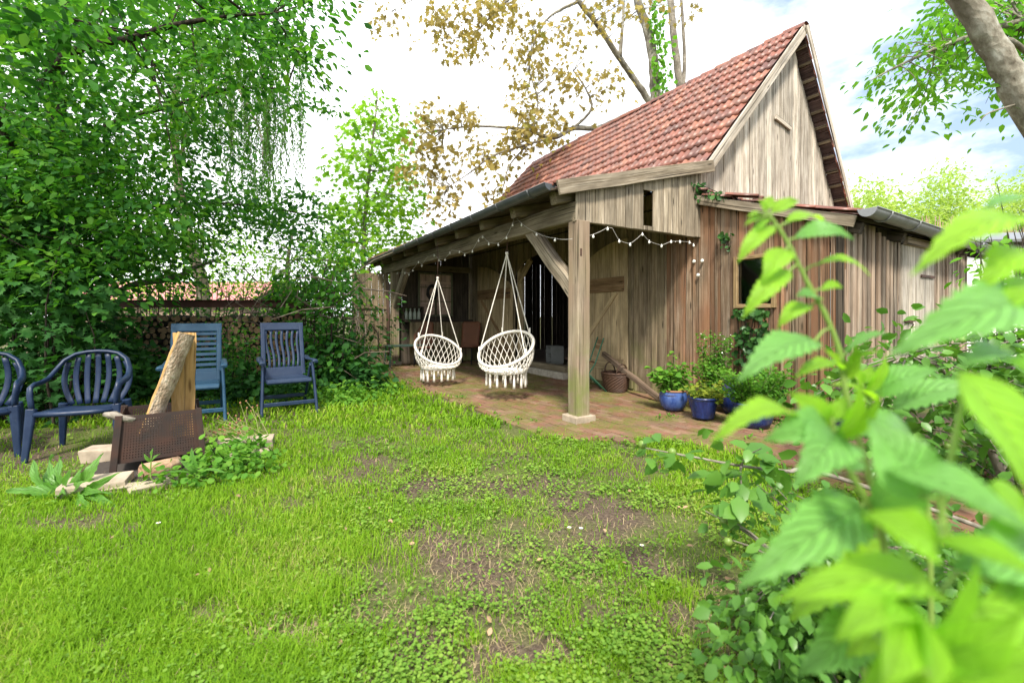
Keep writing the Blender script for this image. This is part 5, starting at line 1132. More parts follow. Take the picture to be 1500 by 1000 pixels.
bush('climbing bramble over the brush heap beside the plank fence', V((P(480, 520, 8.6).x, 8.6, 0)), [([(415, 405), (480, 390), (515, 400), (515, 430), (495, 450), (510, 500), (530, 535), (500, 560), (440, 500), (400, 450)], 105, 30, .22, 7.5, 9.0)], LF_DARK, T_OVATE, .095, wide=1.2, twigs=50)
bush('light green low growth at the edge of the lawn beside the porch', V((P(480, 590, 6.9).x, 6.9, 0)), [([(440, 578), (560, 566), (580, 578), (520, 590), (440, 600)], 34, 40, .16, 6.4, 7.4)], LF_HERB, T_ROUND, .045, twigs=0, name='ground_elder', cat='plant', flat=.5)
bush('mid green bush closing the view behind the brush heap and plank fence', V((P(520, 460, 11.5).x, 11.5, 0)), [([(420, 350), (490, 345), (520, 380), (520, 430), (515, 470), (420, 480)], 62, 44, .30, 11.2, 13.2)], LF_DARK, T_OVATE, .10, twigs=40, flat=.7)
bush('tangled hedge running low behind the firewood stack', V((P(400, 500, 10).x, 10, 0)), [([(100, 430), (560, 430), (570, 500), (100, 520)], 110, 36, .3, 9.3, 11), ], LF_BUSH, T_OVATE, .10, twigs=40, flat=.7, cat='hedge', name='hedge')
bush('loose sunlit leaves hanging before the faded red roof beyond the steel beam', V((P(260, 460, 11).x, 11, 0)), [([(130, 385), (430, 385), (440, 425), (300, 432), (130, 425)], 34, 30, .3, 10.2, 12)], LF_LIME, T_OVATE, .085, twigs=34, maxtwig=4)
# plants in the pots
def potplant(label, c, z0, items, m, tmpl, size, n, name='potted_plant', wide=1.0, up=0.0):
    base = V((c[0], c[1], z0)); t = thing(name, label, 'plant', base, 0); ps, dv, mb = [], [], MB()
    for (dx, dy, h, r_) in items:
        top = V((dx, dy, h)); mb.tube([(dx * .15, dy * .15, -.02), (dx * .5, dy * .5, h * .5), top], [.006, .005, .002], 5, caps=False)
        for k in range(n):
            u = random.uniform(.15, 1.03) ** .8; p = V((dx * u, dy * u, h * u)) ; a = random.uniform(0, 6.28); rr = r_ * random.uniform(.2, 1) * (1.15 - .6 * u); p += V((math.cos(a) * rr, math.sin(a) * rr, random.uniform(-.02, .02))); ps.append(tuple(p)); dv.append((math.cos(a), math.sin(a), up + random.uniform(-.5, .4)))
    ps = np.array(ps); nr = rng.normal(0, .45, ps.shape) + np.array((0, -.2, 1)); scatter('leaves', tmpl, ps, frames(np.array(dv), nr), size * rng.uniform(.5, 1.25, len(ps)), m, t, wide); mb.build('stems', plain('green_stem', (.10, .15, .04), .6), t); return t
def st(n, sx, h0, h1, r_, sy=.6): return [(random.uniform(-sx, sx), random.uniform(-sx, sx) * sy, random.uniform(h0, h1), r_) for k in range(n)]
potplant('bushy round leaved plant in the round light blue pot', p1, .2, st(18, .24, .16, .42, .09) + [(.02, .05, .58, .05), (.10, 0, .46, .06), (-.24, 0, .22, .06)], LF_HERB, T_OVATE, .08, 30, wide=1.3)
potplant('yellowing straggly plant in the deep blue bowl pot', p2, .2, st(15, .26, .06, .28, .08), LF_YELL, T_OVATE, .075, 20, wide=1.1)
potplant('tall upright light green plant with tiny white flowers behind the blue pots', p3 + V((-.22, .12, 0)), .0, st(17, .22, .60, 1.04, .065), LF_HERB, T_OVATE, .048, 150)
potplant('fine leaved bushy herb in the large low blue pot', p4, .2, st(42, .40, .12, .46, .09), LF_HERB, T_SMALL, .042, 110, up=.6)
potplant('dark broad leaved plant behind the bushy herb by the wall', p4 + V((.28, .25, 0)), 0, st(8, .2, .4, .66, .09), LF_DARK, T_OVATE, .14, 10, wide=1.2)
ps = np.array([(p3.x - .22 + random.uniform(-.2, .2), p3.y + .12 + random.uniform(-.15, .1), random.uniform(.75, 1.03)) for k in range(26)]); o = scatter('white_flowers', T_ROUND, ps, frames(rng.normal(0, 1, ps.shape), rng.normal(0, .5, ps.shape) + np.array((0, -.7, .7))), rng.uniform(.010, .018, len(ps)), plain('white_petal', (.7, .7, .6), .7)); o['kind'] = 'stuff'; tag(o, 'tiny white flowers on the tall plant behind the blue pots', 'flowers')
# ---------------------------------------------------------------- lawn
LF_GRASS = leaf('grass_blade', [(.085, .195, .010), (.14, .285, .013), (.195, .355, .018), (.15, .305, .015), (.27, .41, .028), (.36, .32, .13)], trans=.4, rough=.6, spec=.12, tint=(1.2, 1.3, .5))
LF_DRY = leaf('dry_grass', [(.36, .27, .14), (.46, .37, .21), (.30, .22, .12)], trans=.2, tint=(1, 1, .8))
LF_CLOVER = leaf('clover_leaf', [(.09, .20, .022), (.14, .27, .032), (.20, .33, .045), (.28, .36, .07)], trans=.35, spec=.2)
def ground_pts(n, x0, x1, y0, y1):
    px = rng.uniform(x0, x1, n); py = rng.uniform(y0, y1, n); d = F0 * HC / (py - 462); return (px - 750) / F0 * d, d
def local_xy(X, Y): return -((X - O0[0]) * A[0] + (Y - O0[1]) * A[1]), (X - O0[0]) * B[0] + (Y - O0[1]) * B[1]
ex_, ey_ = zip(*[(-9, -.85), (.2, -.8), (.55, -.45), (1.1, .2), (1.8, .5), (2.6, .2), (4.2, -.15)])
def off_brick(X, Y, m=.0): lx, ly = local_xy(X, Y); return (ly < np.interp(lx, ex_, ey_) + m + .07 * np.sin(lx * 7.3)) | (lx > 3.7)
bare_px = [(900, 845, 230, 62), (700, 830, 140, 62), (1060, 870, 90, 90), (960, 770, 90, 26), (620, 790, 80, 38), (760, 770, 60, 22), (420, 930, 80, 30), (330, 830, 60, 16), (980, 700, 50, 14), (300, 900, 60, 26), (760, 960, 90, 30), (1000, 960, 90, 50), (560, 900, 60, 30)]
def bare(X, Y):
    px = 750 + X / Y * F0; py = 462 + HC / Y * F0; b_ = np.zeros(len(X))
    for (cx, cy2, rx, ry) in bare_px: b_ = np.maximum(b_, np.exp(-(((px - cx) / rx) ** 2 + ((py - cy2) / ry) ** 2) * 1.1))
    return b_
def lawn_density(X, Y):
    n_ = .55 * vnoise(X, Y, .55, 1) + .3 * vnoise(X, Y, .17, 2) + .15 * vnoise(X, Y, .07, 3); py = 462 + HC / Y * F0; px = 750 + X / Y * F0
    rich = np.clip((800 - py) / 190, 0, 1.1) + np.clip((640 - px) / 320, 0, .9)
    d = np.clip((n_ - .52 + .31 * rich) * 3.2, .05, 1) * (1 - .97 * bare(X, Y) * np.clip((.86 - n_) * 4, 0, 1))
    sh = np.clip((np.hypot(X + 4.6, (Y - 6.0) * .8) - 1.6) / 1.2, .12, 1)            # thin under the trees
    fire = np.clip((np.hypot(X + 2.95, Y - 3.85) - .5) / .3, .0, 1)
    return d * sh * fire
def blades(name, n, mat, lmin, lmax, wd, dens, y0=562, wide_area=None, lean=.75):
    X, Y = ground_pts(n, -160, 1330, y0, 1120) if wide_area is None else (rng.uniform(wide_area[0], wide_area[1], n), rng.uniform(wide_area[2], wide_area[3], n))
    k = (rng.uniform(0, 1, n) < dens(X, Y)) & off_brick(X, Y, rng.normal(0, .09, n)); X, Y = X[k], Y[k]; n = len(X)
    a = rng.uniform(0, 2 * math.pi, n); tl = rng.uniform(.25, 1.25, n) * lean; d = np.stack([np.cos(a) * tl, np.sin(a) * tl, np.ones(n)], -1); nr = np.stack([-np.cos(a), -np.sin(a), tl], -1)
    tall = .6 + .8 * vnoise(X, Y, .4, 9); ln = rng.uniform(lmin, lmax, n) * tall
    sc = np.stack([ln, wd * rng.uniform(.7, 1.3, n) * np.clip(Y / 2.2, 1, 2.4), ln * rng.uniform(.6, 1.6, n)], -1)
    return scatter(name, T_BLADE, np.stack([X, Y, np.zeros(n)], -1), frames(d, nr), sc, mat)
o = blades('lawn_grass', 420000, LF_GRASS, .020, .064, .0031, lawn_density); o['kind'] = 'stuff'; tag(o, 'short bright green lawn grass with thin and bare patches', 'grass')
o = blades('outer_grass', 60000, LF_GRASS, .04, .10, .008, lambda X, Y: np.full(len(X), .7), wide_area=(-9, 3, 5, 12)); o['kind'] = 'stuff'; tag(o, 'grass growing farther back under the trees and hedge', 'grass')
o = blades('side_grass', 90000, LF_GRASS, .025, .08, .006, lambda X, Y: np.full(len(X), .8) * ((local_xy(X, Y)[0] > 3.7) | (X > 1.2)), wide_area=(.8, 8, .4, 6)); o['kind'] = 'stuff'; tag(o, 'grass under the shrubs and nettles on the right', 'grass')
o = blades('dry_grass', 34000, LF_DRY, .02, .06, .0022, lambda X, Y: .25 + .6 * bare(X, Y) * vnoise(X, Y, .2, 5), lean=2.2, y0=600); o['kind'] = 'stuff'; tag(o, 'dry straw coloured grass stems lying in the thin lawn', 'grass')
def cover(name, n, size, dens, zr, tm, mat, y0=566):
    X, Y = ground_pts(n, -120, 1330, y0, 1120); k = (rng.uniform(0, 1, n) < dens(X, Y)) & off_brick(X, Y, .03); X, Y = X[k], Y[k]; m_ = 5
    X = np.repeat(X, m_) + rng.normal(0, .024, len(X) * m_); Y = np.repeat(Y, m_) + rng.normal(0, .024, len(Y) * m_); n = len(X); a = rng.uniform(0, 6.28, n)
    p = np.stack([X, Y, rng.uniform(.008, zr, n)], -1); d = np.stack([np.cos(a), np.sin(a), rng.uniform(-.1, .5, n)], -1); nr = rng.normal(0, .3, (n, 3)) + np.array((0, 0, 1))
    return scatter(name, tm, p, frames(d, nr), size * rng.uniform(.5, 1.3, n) * np.clip(Y / 2.6, .9, 1.7), mat)
def cov_d(X, Y):
    px = 750 + X / Y * F0; py = 462 + HC / Y * F0; n_ = .6 * vnoise(X, Y, .45, 21) + .4 * vnoise(X, Y, .13, 22)
    right = np.clip((px - 350) / 350, .25, 1) ; b_ = bare(X, Y); fire = np.hypot(X + 2.95, Y - 3.85) > .5
    return np.clip((n_ - .42) * 3.5, 0, 1) * right * (1 - .8 * b_ * (n_ < .66)) * fire
o = cover('clover', 24000, .0145, cov_d, .045, T_ROUND, LF_CLOVER); o['kind'] = 'stuff'; tag(o, 'patches of low clover and small leaved weeds in the lawn', 'ground cover')
# weeds in the joints of the paving
lx = rng.uniform(-7, 3.4, 900); ly = rng.uniform(-.75, 2.1, 900); n_ = vnoise(lx, ly, .5, 31); edge = ly - np.interp(lx, ex_, ey_); k = (n_ > .62) & (edge > 0) & ((lx > -.3) | (edge < .35)); lx, ly = lx[k], ly[k]
W_ = np.array([tuple(L(a, b, .035)) for a, b in zip(lx, ly)]); W_ = np.repeat(W_, 9, 0) + rng.normal(0, .03, (len(W_) * 9, 3)) * (1, 1, .4); W_[:, 2] = np.maximum(W_[:, 2], .03)
o = scatter('paving_weeds', T_OVATE, W_, frames(rng.normal(0, 1, W_.shape) + (0, 0, .6), rng.normal(0, .4, W_.shape) + (0, 0, 1)), .035 * rng.uniform(.5, 1.3, len(W_)), LF_HERB); o['kind'] = 'stuff'; tag(o, 'small weeds sprouting between the bricks', 'weeds')
# clods, dead leaves and a few daisies
mb = MB()
X, Y = ground_pts(2600, 200, 1200, 660, 1050)
for x, y in zip(X, Y):
    if random.random() < bare(np.array([x]), np.array([y]))[0] + .06:
        r_ = random.uniform(.002, .009); mb.lathe([(r_ * .8, 0), (r_, r_ * .5), (r_ * .5, r_ * 1.1)], (x, y, -.001), 5, cap0=False, cap1=True, wob=.3)
o = mb.build('soil_crumbs', plain('soil_crumb', (.13, .10, .075), .95, var=.7)); o['kind'] = 'stuff'; tag(o, 'small crumbs of soil on the bare patches', 'soil')
dm = plain('dead_leaf', (.30, .19, .11), .8, var=.6); pl = plain('daisy_petal', (.85, .84, .80), .7); ym_ = plain('daisy_eye', (.7, .5, .05), .7); d0_ = None
for (px, py) in ((851, 786), (834, 785), (1030, 985), (232, 778), (940, 812)):
    g_ = G(px, py)
    if d0_ is None:
        d0_ = thing('daisy', 'small white daisy in the lawn', 'flower', g_, 0, 'daisies in the lawn'); n = 13; a = np.linspace(0, 6.28, n, endpoint=False); ps = np.zeros((n, 3)); ps[:, 2] = .05
        scatter('petals', T_SMALL, ps, frames(np.stack([np.cos(a), np.sin(a), np.full(n, .15)], -1), np.tile((0, 0, 1.), (n, 1))), np.full(n, .013), pl, d0_, .8); mb = MB(); mb.lathe([(.0045, .05), (.003, .054)], (0, 0, 0), 8, cap1=True); mb.build('eye', ym_, d0_); mb = MB(); mb.tube([(0, 0, 0), (.004, 0, .05)], .0012, 5); mb.build('stem', LF_GRASS, d0_)
    else: c = copy_thing(d0_); c.location = g_
X, Y = ground_pts(70, 100, 1150, 600, 1000); k = off_brick(X, Y, -.1); X, Y = X[k], Y[k]
o = scatter('dead_leaves', T_OVATE, np.stack([X, Y, np.full(len(X), .03)], -1), frames(rng.normal(0, 1, (len(X), 3)) * (1, 1, .2), rng.normal(0, .4, (len(X), 3)) + (0, 0, 1)), .035 * rng.uniform(.5, 1.2, len(X)), dm); o['kind'] = 'stuff'; tag(o, 'scattered dry brown leaves on the lawn', 'leaves')
# ---------------------------------------------------------------- close leaves, one by one
LF_NET = leaf('nettle_leaf', [(.22, .48, .025), (.30, .58, .035), (.40, .66, .04)], trans=.5, rough=.38, spec=.45, vein=True)
LF_NETD = leaf('nettle_leaf_deep', [(.15, .37, .08), (.20, .45, .10)], trans=.4, rough=.34, spec=.5, vein=True)
LF_DOG = leaf('dogwood_leaf', [(.22, .50, .025), (.31, .60, .035)], trans=.5, rough=.42, spec=.4, vein=True)
LF_QUIN = leaf('quince_leaf', [(.05, .15, .022), (.085, .21, .03), (.13, .28, .04)], trans=.35, rough=.38, spec=.35)
M_STEM = plain('nettle_stem', (.17, .27, .05), .6)
def big_leaf(base, tip, wd, nrm, arch=.12, fold=.22, teeth=11, shape=.72, wave=.02, blunt=.95):
    b, t = V(base), V(tip); d = t - b; ln = d.length; d = d.normalized(); n = V(nrm); n = (n - d * n.dot(d)).normalized(); s = n.cross(d)
    K = max(teeth, 8) * 2; M_ = 8; vs, bl = [], []; ph = random.uniform(0, 6)
    for k in range(K + 1):
        u = k / K; hw = wd / 2 * max(0.0, math.sin(math.pi * u ** shape)) ** blunt * (1.02 if u < .6 else 1 - .25 * (u - .6))
        for j in range(M_ + 1):
            v = -1 + 2 * j / M_; e = 1.0
            if teeth and abs(v) == 1: e = 1.0 + (.15 if k % 2 else -.10)
            off = arch * ln * (4 * u * (1 - u) * .9 - u * u * .5) + fold * abs(v) * hw + wave * ln * math.sin(u * 11 + ph + v * 2) * abs(v) * .5 + .006 * ln * math.sin(u * K * .8 - abs(v) * 5)
            adv = .05 * ln * abs(v) * (1 - u) * -.4 + (.012 * ln if (teeth and abs(v) == 1) else 0)
            vs.append(b + d * (ln * u + adv) + s * (v * hw * e) + n * off); bl.append((u, v, 0))
    q = M_ + 1; return vs, [(k * q + j, k * q + j + 1, (k + 1) * q + j + 1, (k + 1) * q + j) for k in range(K) for j in range(M_)], bl
def leafy_stem(name, label, cat, stem, rad, leaves, mats, group=None, teeth=11, blunt=.95, wave=.02):
    """stem: list of (px, py, depth); leaves: (bx, by, bd, tx, ty, td, width m, normal, arch, material no)"""
    sp_ = [P(*s) for s in stem]; foot = V((sp_[0].x, sp_[0].y, 0)); foot = V((foot.x + .03, foot.y + .02, 0)); t = thing(name, label, cat, foot, 0, group)
    mb = MB(); allp = [foot, foot.lerp(sp_[0], .5) + V((.01, .01, 0))] + sp_; m_ = len(allp); sm, rr = [], []
    for i in range(m_ - 1):
        a, b_, c, d = allp[max(i - 1, 0)], allp[i], allp[i + 1], allp[min(i + 2, m_ - 1)]
        for j in range(5): u = j / 5; sm.append(.5 * ((2 * b_) + (c - a) * u + (2 * a - 5 * b_ + 4 * c - d) * u * u + (3 * b_ - a - 3 * c + d) * u ** 3)); rr.append(rad * (1.25 - .75 * (i + u) / m_) * (1.25 if j == 0 and i > 1 else 1))
    sm.append(allp[-1]); rr.append(rad * .5); mb.tube(sm, rr, 8); onbase(mb.build('stem', M_STEM, t), foot)
    for (bx_, by_, bd, tx, ty, td, wd, nr, ar, mi) in leaves:
        b_, tp = P(bx_, by_, bd), P(tx, ty, td); q = min(sm, key=lambda v: (v - b_).length); mb = MB(); 
        if (q - b_).length > .004: mb.tube([q, q.lerp(b_, .5) + V((0, 0, .1 * (q - b_).length)), b_, b_.lerp(tp, .06)], .0016 if rad < .004 else .0022, 6, mi=1)
        vs, fs, b2 = big_leaf(b_, tp, wd, nr, ar, teeth=teeth, blunt=blunt, wave=wave); mb.add(vs, fs, 0, b2, True); onbase(mb.build('leaf', [mats[mi], M_STEM], t), foot)
    return t
UP = (0, -.35, 1); TC = (0, -.8, .6); TL = (-.5, -.5, .8); TR = (.5, -.5, .8)
NA = [(1290, 800, .60), (1274, 700, .60), (1240, 580, .60), (1230, 515, .60), (1208, 459, .60), (1186, 420, .60), (1160, 367, .60), (1144, 339, .60), (1128, 316, .60)]
d = .60
leafy_stem('nettle', 'tall nettle standing alone before the small window, tip highest of the close plants', 'nettle', NA, .0034,
    [(1153, 326, d, 1212, 326, d + .02, .026, (0, -.5, 1), .18, 0), (1164, 349, d, 1252, 345, d - .03, .032, (.1, -.75, .6), .22, 1), (1152, 366, d, 1119, 408, d - .03, .031, (-.5, -.8, .4), .1, 0), (1134, 332, d, 1080, 382, d - .01, .026, (-.3, -.6, .8), .12, 0),
     (1156, 397, d, 1088, 462, d - .03, .028, (-.3, -.75, .6), .14, 0), (1200, 386, d, 1277, 398, d - .02, .028, (0, -.45, 1), .2, 0), (1202, 423, d, 1234, 420, d - .02, .024, (.2, -.8, .5), .12, 0), (1198, 437, d, 1168, 432, d - .03, .022, (0, -.7, .7), .1, 1), (1186, 448, d, 1140, 476, d - .02, .026, (-.1, -.5, .9), .16, 0),
     (1118, 318, d, 1090, 330, d, .012, TL, .1, 0), (1116, 312, d, 1094, 318, d, .012, TL, .1, 0), (1120, 308, d, 1131, 286, d + .01, .014, TC, .1, 0), (1130, 312, d, 1172, 291, d + .02, .018, TR, .1, 0), (1122, 310, d, 1112, 292, d, .012, TC, .1, 0), (1128, 320, d, 1100, 346, d, .014, TL, .1, 0),
     (1193, 500, d - .02, 1084, 549, d - .08, .046, (-.2, -.6, .8), .12, 1), (1238, 520, d, 1302, 484, d - .04, .034, (.2, -.6, .8), .1, 1), (1233, 541, d, 1166, 547, d - .06, .026, UP, .12, 0), (1238, 540, d, 1290, 512, d - .03, .026, UP, .1, 0), (1240, 548, d, 1208, 510, d, .016, TC, .1, 0), (1242, 556, d, 1256, 500, d, .016, TC, .1, 0)], [LF_NET, LF_NETD], 'nettles close to the camera on the right')
d = .46
leafy_stem('nettle', 'nettle with drooping pale toothed leaves in front of the brick path', 'nettle', [(1300, 860, d), (1274, 748, d), (1250, 700, d), (1234, 668, d), (1222, 640, d), (1219, 612, d)], .0034,
    [(1168, 612, d, 1046, 634, d - .06, .030, (0, -.35, 1), .16, 0), (1220, 634, d, 1172, 704, d - .07, .048, (-.4, -.9, .35), .16, 1), (1226, 640, d, 1300, 560, d - .04, .030, (.4, -.6, .7), .1, 0), (1216, 622, d, 1158, 574, d, .026, (-.4, -.7, .6), .1, 0), (1222, 640, d, 1262, 560, d - .02, .034, (.4, -.8, .4), .1, 0),
     (1218, 632, d, 1126, 640, d - .04, .040, (-.2, -.8, .6), .15, 1), (1226, 648, d, 1252, 688, d - .06, .034, (.3, -.9, .3), .1, 1), (1262, 742, d, 1092, 850, d - .10, .048, (-.3, -.75, .6), .13, 1), (1272, 752, d, 1168, 790, d - .06, .034, UP, .12, 0), (1276, 752, d, 1332, 860, d - .09, .036, (.5, -.85, .2), .1, 0), (1276, 744, d, 1356, 700, d - .08, .040, (.3, -.6, .7), .12, 1), (1216, 614, d, 1200, 590, d, .014, TC, .1, 0), (1218, 612, d, 1240, 580, d, .016, TC, .1, 0)], [LF_NET, LF_NETD], 'nettles close to the camera on the right')
d = .68
leafy_stem('nettle', 'nettle right of the dark blue pot with leaves held level', 'nettle', [(1360, 760, d), (1330, 672, d), (1308, 634, d), (1286, 604, d), (1270, 580, d), (1262, 560, d)], .0034,
    [(1282, 578, d, 1372, 538, d - .05, .050, (.2, -.65, .75), .12, 1), (1336, 640, d, 1236, 630, d - .06, .055, (-.1, -.75, .65), .13, 1), (1308, 598, d, 1452, 562, d - .06, .05, (.2, -.6, .8), .12, 1), (1284, 590, d, 1220, 560, d - .03, .03, UP, .1, 0), (1268, 574, d, 1300, 520, d - .01, .028, (.4, -.7, .5), .1, 0), (1264, 566, d, 1240, 530, d, .02, TC, .1, 0), (1262, 560, d, 1278, 535, d, .016, TC, .1, 0)], [LF_NET, LF_NETD], 'nettles close to the camera on the right')
d = .42
leafy_stem('nettle', 'nettle at the right edge with long drooping leaves over the shed battens', 'nettle', [(1600, 900, d), (1570, 640, d), (1545, 470, d), (1530, 380, d), (1520, 330, d)], .004,
    [(1505, 328, d, 1342, 386, d - .05, .036, (-.1, -.55, .85), .14, 0), (1515, 448, d, 1316, 508, d - .07, .050, (-.1, -.75, .65), .12, 1), (1510, 372, d, 1436, 418, d - .03, .036, (-.2, -.6, .8), .14, 0), (1512, 290, d, 1440, 276 + 30, d, .024, UP, .1, 1), (1520, 560, d, 1420, 520, d - .06, .05, UP, .12, 1), (1528, 420, d, 1470, 450, d - .04, .034, (-.3, -.6, .7), .1, 0)], [LF_NET, LF_NETD], 'nettles close to the camera on the right')
d = .34
leafy_stem('dogwood_shoot', 'broad smooth bright green leaves very close in the lower right corner', 'shrub', [(1560, 1100, d), (1485, 887, d), (1435, 838, d), (1380, 760, d), (1400, 640, d), (1410, 590, d)], .0032,
    [(1404, 546, d, 1530, 742, d - .04, .068, (.3, -.9, .35), .06, 0), (1298, 684, d + .02, 1520, 778, d - .08, .034, (-.2, -.6, .8), .10, 1), (1366, 792, d, 1540, 850, d - .06, .030, (0, -.45, .9), .1, 0), (1352, 728, d, 1274, 612, d + .02, .044, (-.3, -.9, .3), .08, 1), (1370, 800, d - .02, 1268, 752, d - .06, .03, (-.3, -.8, .5), .08, 0), (1376, 870, d, 1140, 868, d - .05, .034, (-.1, -.5, .9), .14, 0)], [LF_DOG, LF_NETD], None, 0)
d = .30
leafy_stem('dogwood_shoot', 'out of focus bright leaves hanging at the bottom right corner', 'shrub', [(1420, 1200, d), (1360, 1000, d), (1330, 900, d), (1318, 860, d)], .003,
    [(1318, 880, d, 1296, 1010, d - .05, .030, (-.2, -.95, .3), .1, 0), (1332, 884, d, 1372, 1020, d - .05, .030, (.3, -.9, .3), .1, 0), (1350, 960, d, 1500, 900, d - .04, .032, (.2, -.7, .7), .1, 0), (1360, 1000, d, 1560, 960, d - .05, .034, (.2, -.7, .7), .1, 0), (1340, 930, d, 1440, 820, d - .02, .03, (.4, -.8, .4), .1, 0), (1360, 990, d, 1260, 1010, d - .03, .03, TL, .1, 0), (1400, 1010, d, 1520, 1040, d - .03, .04, UP, .1, 0), (1330, 890, d, 1226, 930, d - .04, .026, TL, .12, 0)], [LF_DOG, LF_NETD], None, 0)
d = .36
leafy_stem('dogwood_shoot', 'broad smooth leaves filling the right edge below the big bright leaf', 'shrub', [(1640, 1150, d), (1580, 980, d), (1540, 880, d), (1520, 800, d), (1510, 720, d)], .003,
    [(1520, 800, d, 1400, 830, d - .04, .05, (-.2, -.8, .6), .1, 1), (1515, 760, d, 1420, 740, d - .02, .045, (-.2, -.7, .7), .1, 0), (1540, 880, d, 1400, 930, d - .05, .05, (-.1, -.8, .6), .1, 0), (1560, 940, d, 1440, 1000, d - .05, .05, (-.1, -.8, .6), .1, 1), (1530, 850, d, 1600, 780, d, .05, TC, .1, 0), (1520, 820, d, 1460, 880, d - .03, .045, (0, -.9, .5), .1, 0), (1580, 980, d, 1480, 960, d - .04, .05, TC, .1, 0)], [LF_DOG, LF_NETD], None, 0)
d = .52
leafy_stem('nettle', 'nettle low at the bottom edge among the dogwood leaves', 'nettle', [(1290, 1150, d), (1270, 1000, d), (1256, 900, d), (1250, 850, d), (1246, 822, d)], .0032,
    [(1252, 850, d, 1160, 900, d - .05, .045, TL, .14, 0), (1254, 856, d, 1330, 930, d - .06, .045, TR, .14, 1), (1258, 905, d, 1176, 985, d - .06, .05, (-.3, -.8, .5), .14, 1), (1262, 910, d, 1350, 960, d - .05, .05, (.3, -.8, .5), .14, 0), (1248, 824, d, 1290, 790, d - .01, .03, TR, .1, 0), (1246, 822, d, 1216, 800, d, .026, TL, .1, 0), (1256, 880, d, 1250, 960, d - .08, .045, (0, -.95, .3), .12, 0)], [LF_NET, LF_NETD], 'nettles close to the camera on the right')
# ---------------------------------------------------------------- quince shrubs on the right
M_FRUIT = plain('green_fruit', (.13, .22, .035), .4, noise=.3, nscale=30, col2=(.18, .20, .05))
def quince(label, base, limbs, crowns, size, fruits=0, **k):
    t = tree('quince_shrub', label, 'shrub', base, limbs, M_BARKG, crowns, LF_QUIN, T_OVATE, size, wide=1.15, nj=.5, **k); f = None
    for i in range(fruits):
        c_ = random.choice(crowns); q = poly_pts(c_[0], 1, c_[4], c_[5])[0]
        if q[2] < .05: continue
        if f is None: mb = MB(); mb.lathe([(.002, -.019), (.012, -.014), (.018, 0), (.013, .013), (.003, .018)], (0, 0, 0), 12, cap0=False); f = mb.build('fruit', M_FRUIT, t)
        else: f = f.copy(); C.objects.link(f); f.parent = t
        f.location = V(q) - V(base)
    return t
b = V((2.0, 2.0, 0)); quince('low dark glossy leaved shrub with small green fruits at the lower right of the lawn', b, [([b, V((1.6, 1.9, .3)), V((1.1, 1.8, .25))], [.02, .012, .005])],
    [([(1075, 920), (1110, 850), (1150, 800), (1300, 760), (1420, 800), (1450, 1010), (1140, 1010), (1080, 970)], 210, 22, .09, 1.3, 2.0), ([(1090, 730), (1150, 700), (1230, 720), (1200, 760), (1120, 760)], 12, 14, .09, 1.9, 2.3), ([(1030, 770), (1070, 750), (1110, 770), (1090, 800), (1050, 800)], 5, 8, .06, 1.8, 2.0)], .046, 4, twigs=60, flat=.8)
b = V((2.9, 2.2, 0)); quince('pale leaved arching shoot lying over the edge of the lawn before the brick path', b, [([b, P(1230, 700, 2.2), P(1150, 690, 2.1), P(1085, 682, 2.0), P(1010, 668, 1.95), P(940, 655, 1.9)], [.012, .010, .008, .006, .004, .002])],
    [([(930, 650), (985, 650), (1000, 680), (950, 680)], 4, 5, .05, 1.85, 1.95), ([(1040, 655), (1120, 650), (1125, 690), (1050, 695)], 7, 6, .07, 1.9, 2.1), ([(1060, 690), (1110, 690), (1100, 770), (1070, 760)], 6, 5, .07, 1.9, 2.0)], .088, 2, twigs=12, flat=.8)
b = V((3.6, 3.3, 0)); quince('broad round leaved quince shrub with green fruits before the shed battens', b, [([b, P(1400, 560, 3.2), P(1330, 520, 3.1)], [.03, .02, .008])],
    [([(1190, 560), (1250, 520), (1300, 500), (1400, 490), (1480, 470), (1560, 480), (1560, 760), (1440, 720), (1400, 660), (1320, 640), (1250, 600)], 120, 18, .16, 2.6, 4.0)], .085, 18, twigs=60, flat=.8)
b = V((4.3, 3.1, 0)); bush('bright green weedy growth at the right edge beyond the nettles', b, [([(1430, 380), (1500, 340), (1560, 300), (1560, 520), (1450, 500)], 40, 16, .14, 3.0, 4.0)], LF_ASH, T_OVATE, .075, twigs=30, flat=.8)
ps = poly_pts([(1290, 630), (1400, 620), (1420, 690), (1330, 690)], 120, 3.2, 4.0); ps[:, 2] = rng.uniform(.02, .16, 120); o = scatter('low_creeper', T_ROUND, ps, frames(rng.normal(0, 1, ps.shape) * (1, 1, .3), rng.normal(0, .4, ps.shape) + (0, -.3, 1)), .06 * rng.uniform(.6, 1.3, 120), LF_QUIN); o['kind'] = 'stuff'; tag(o, 'low round leaved creeper on the bricks under the quince', 'creeper')
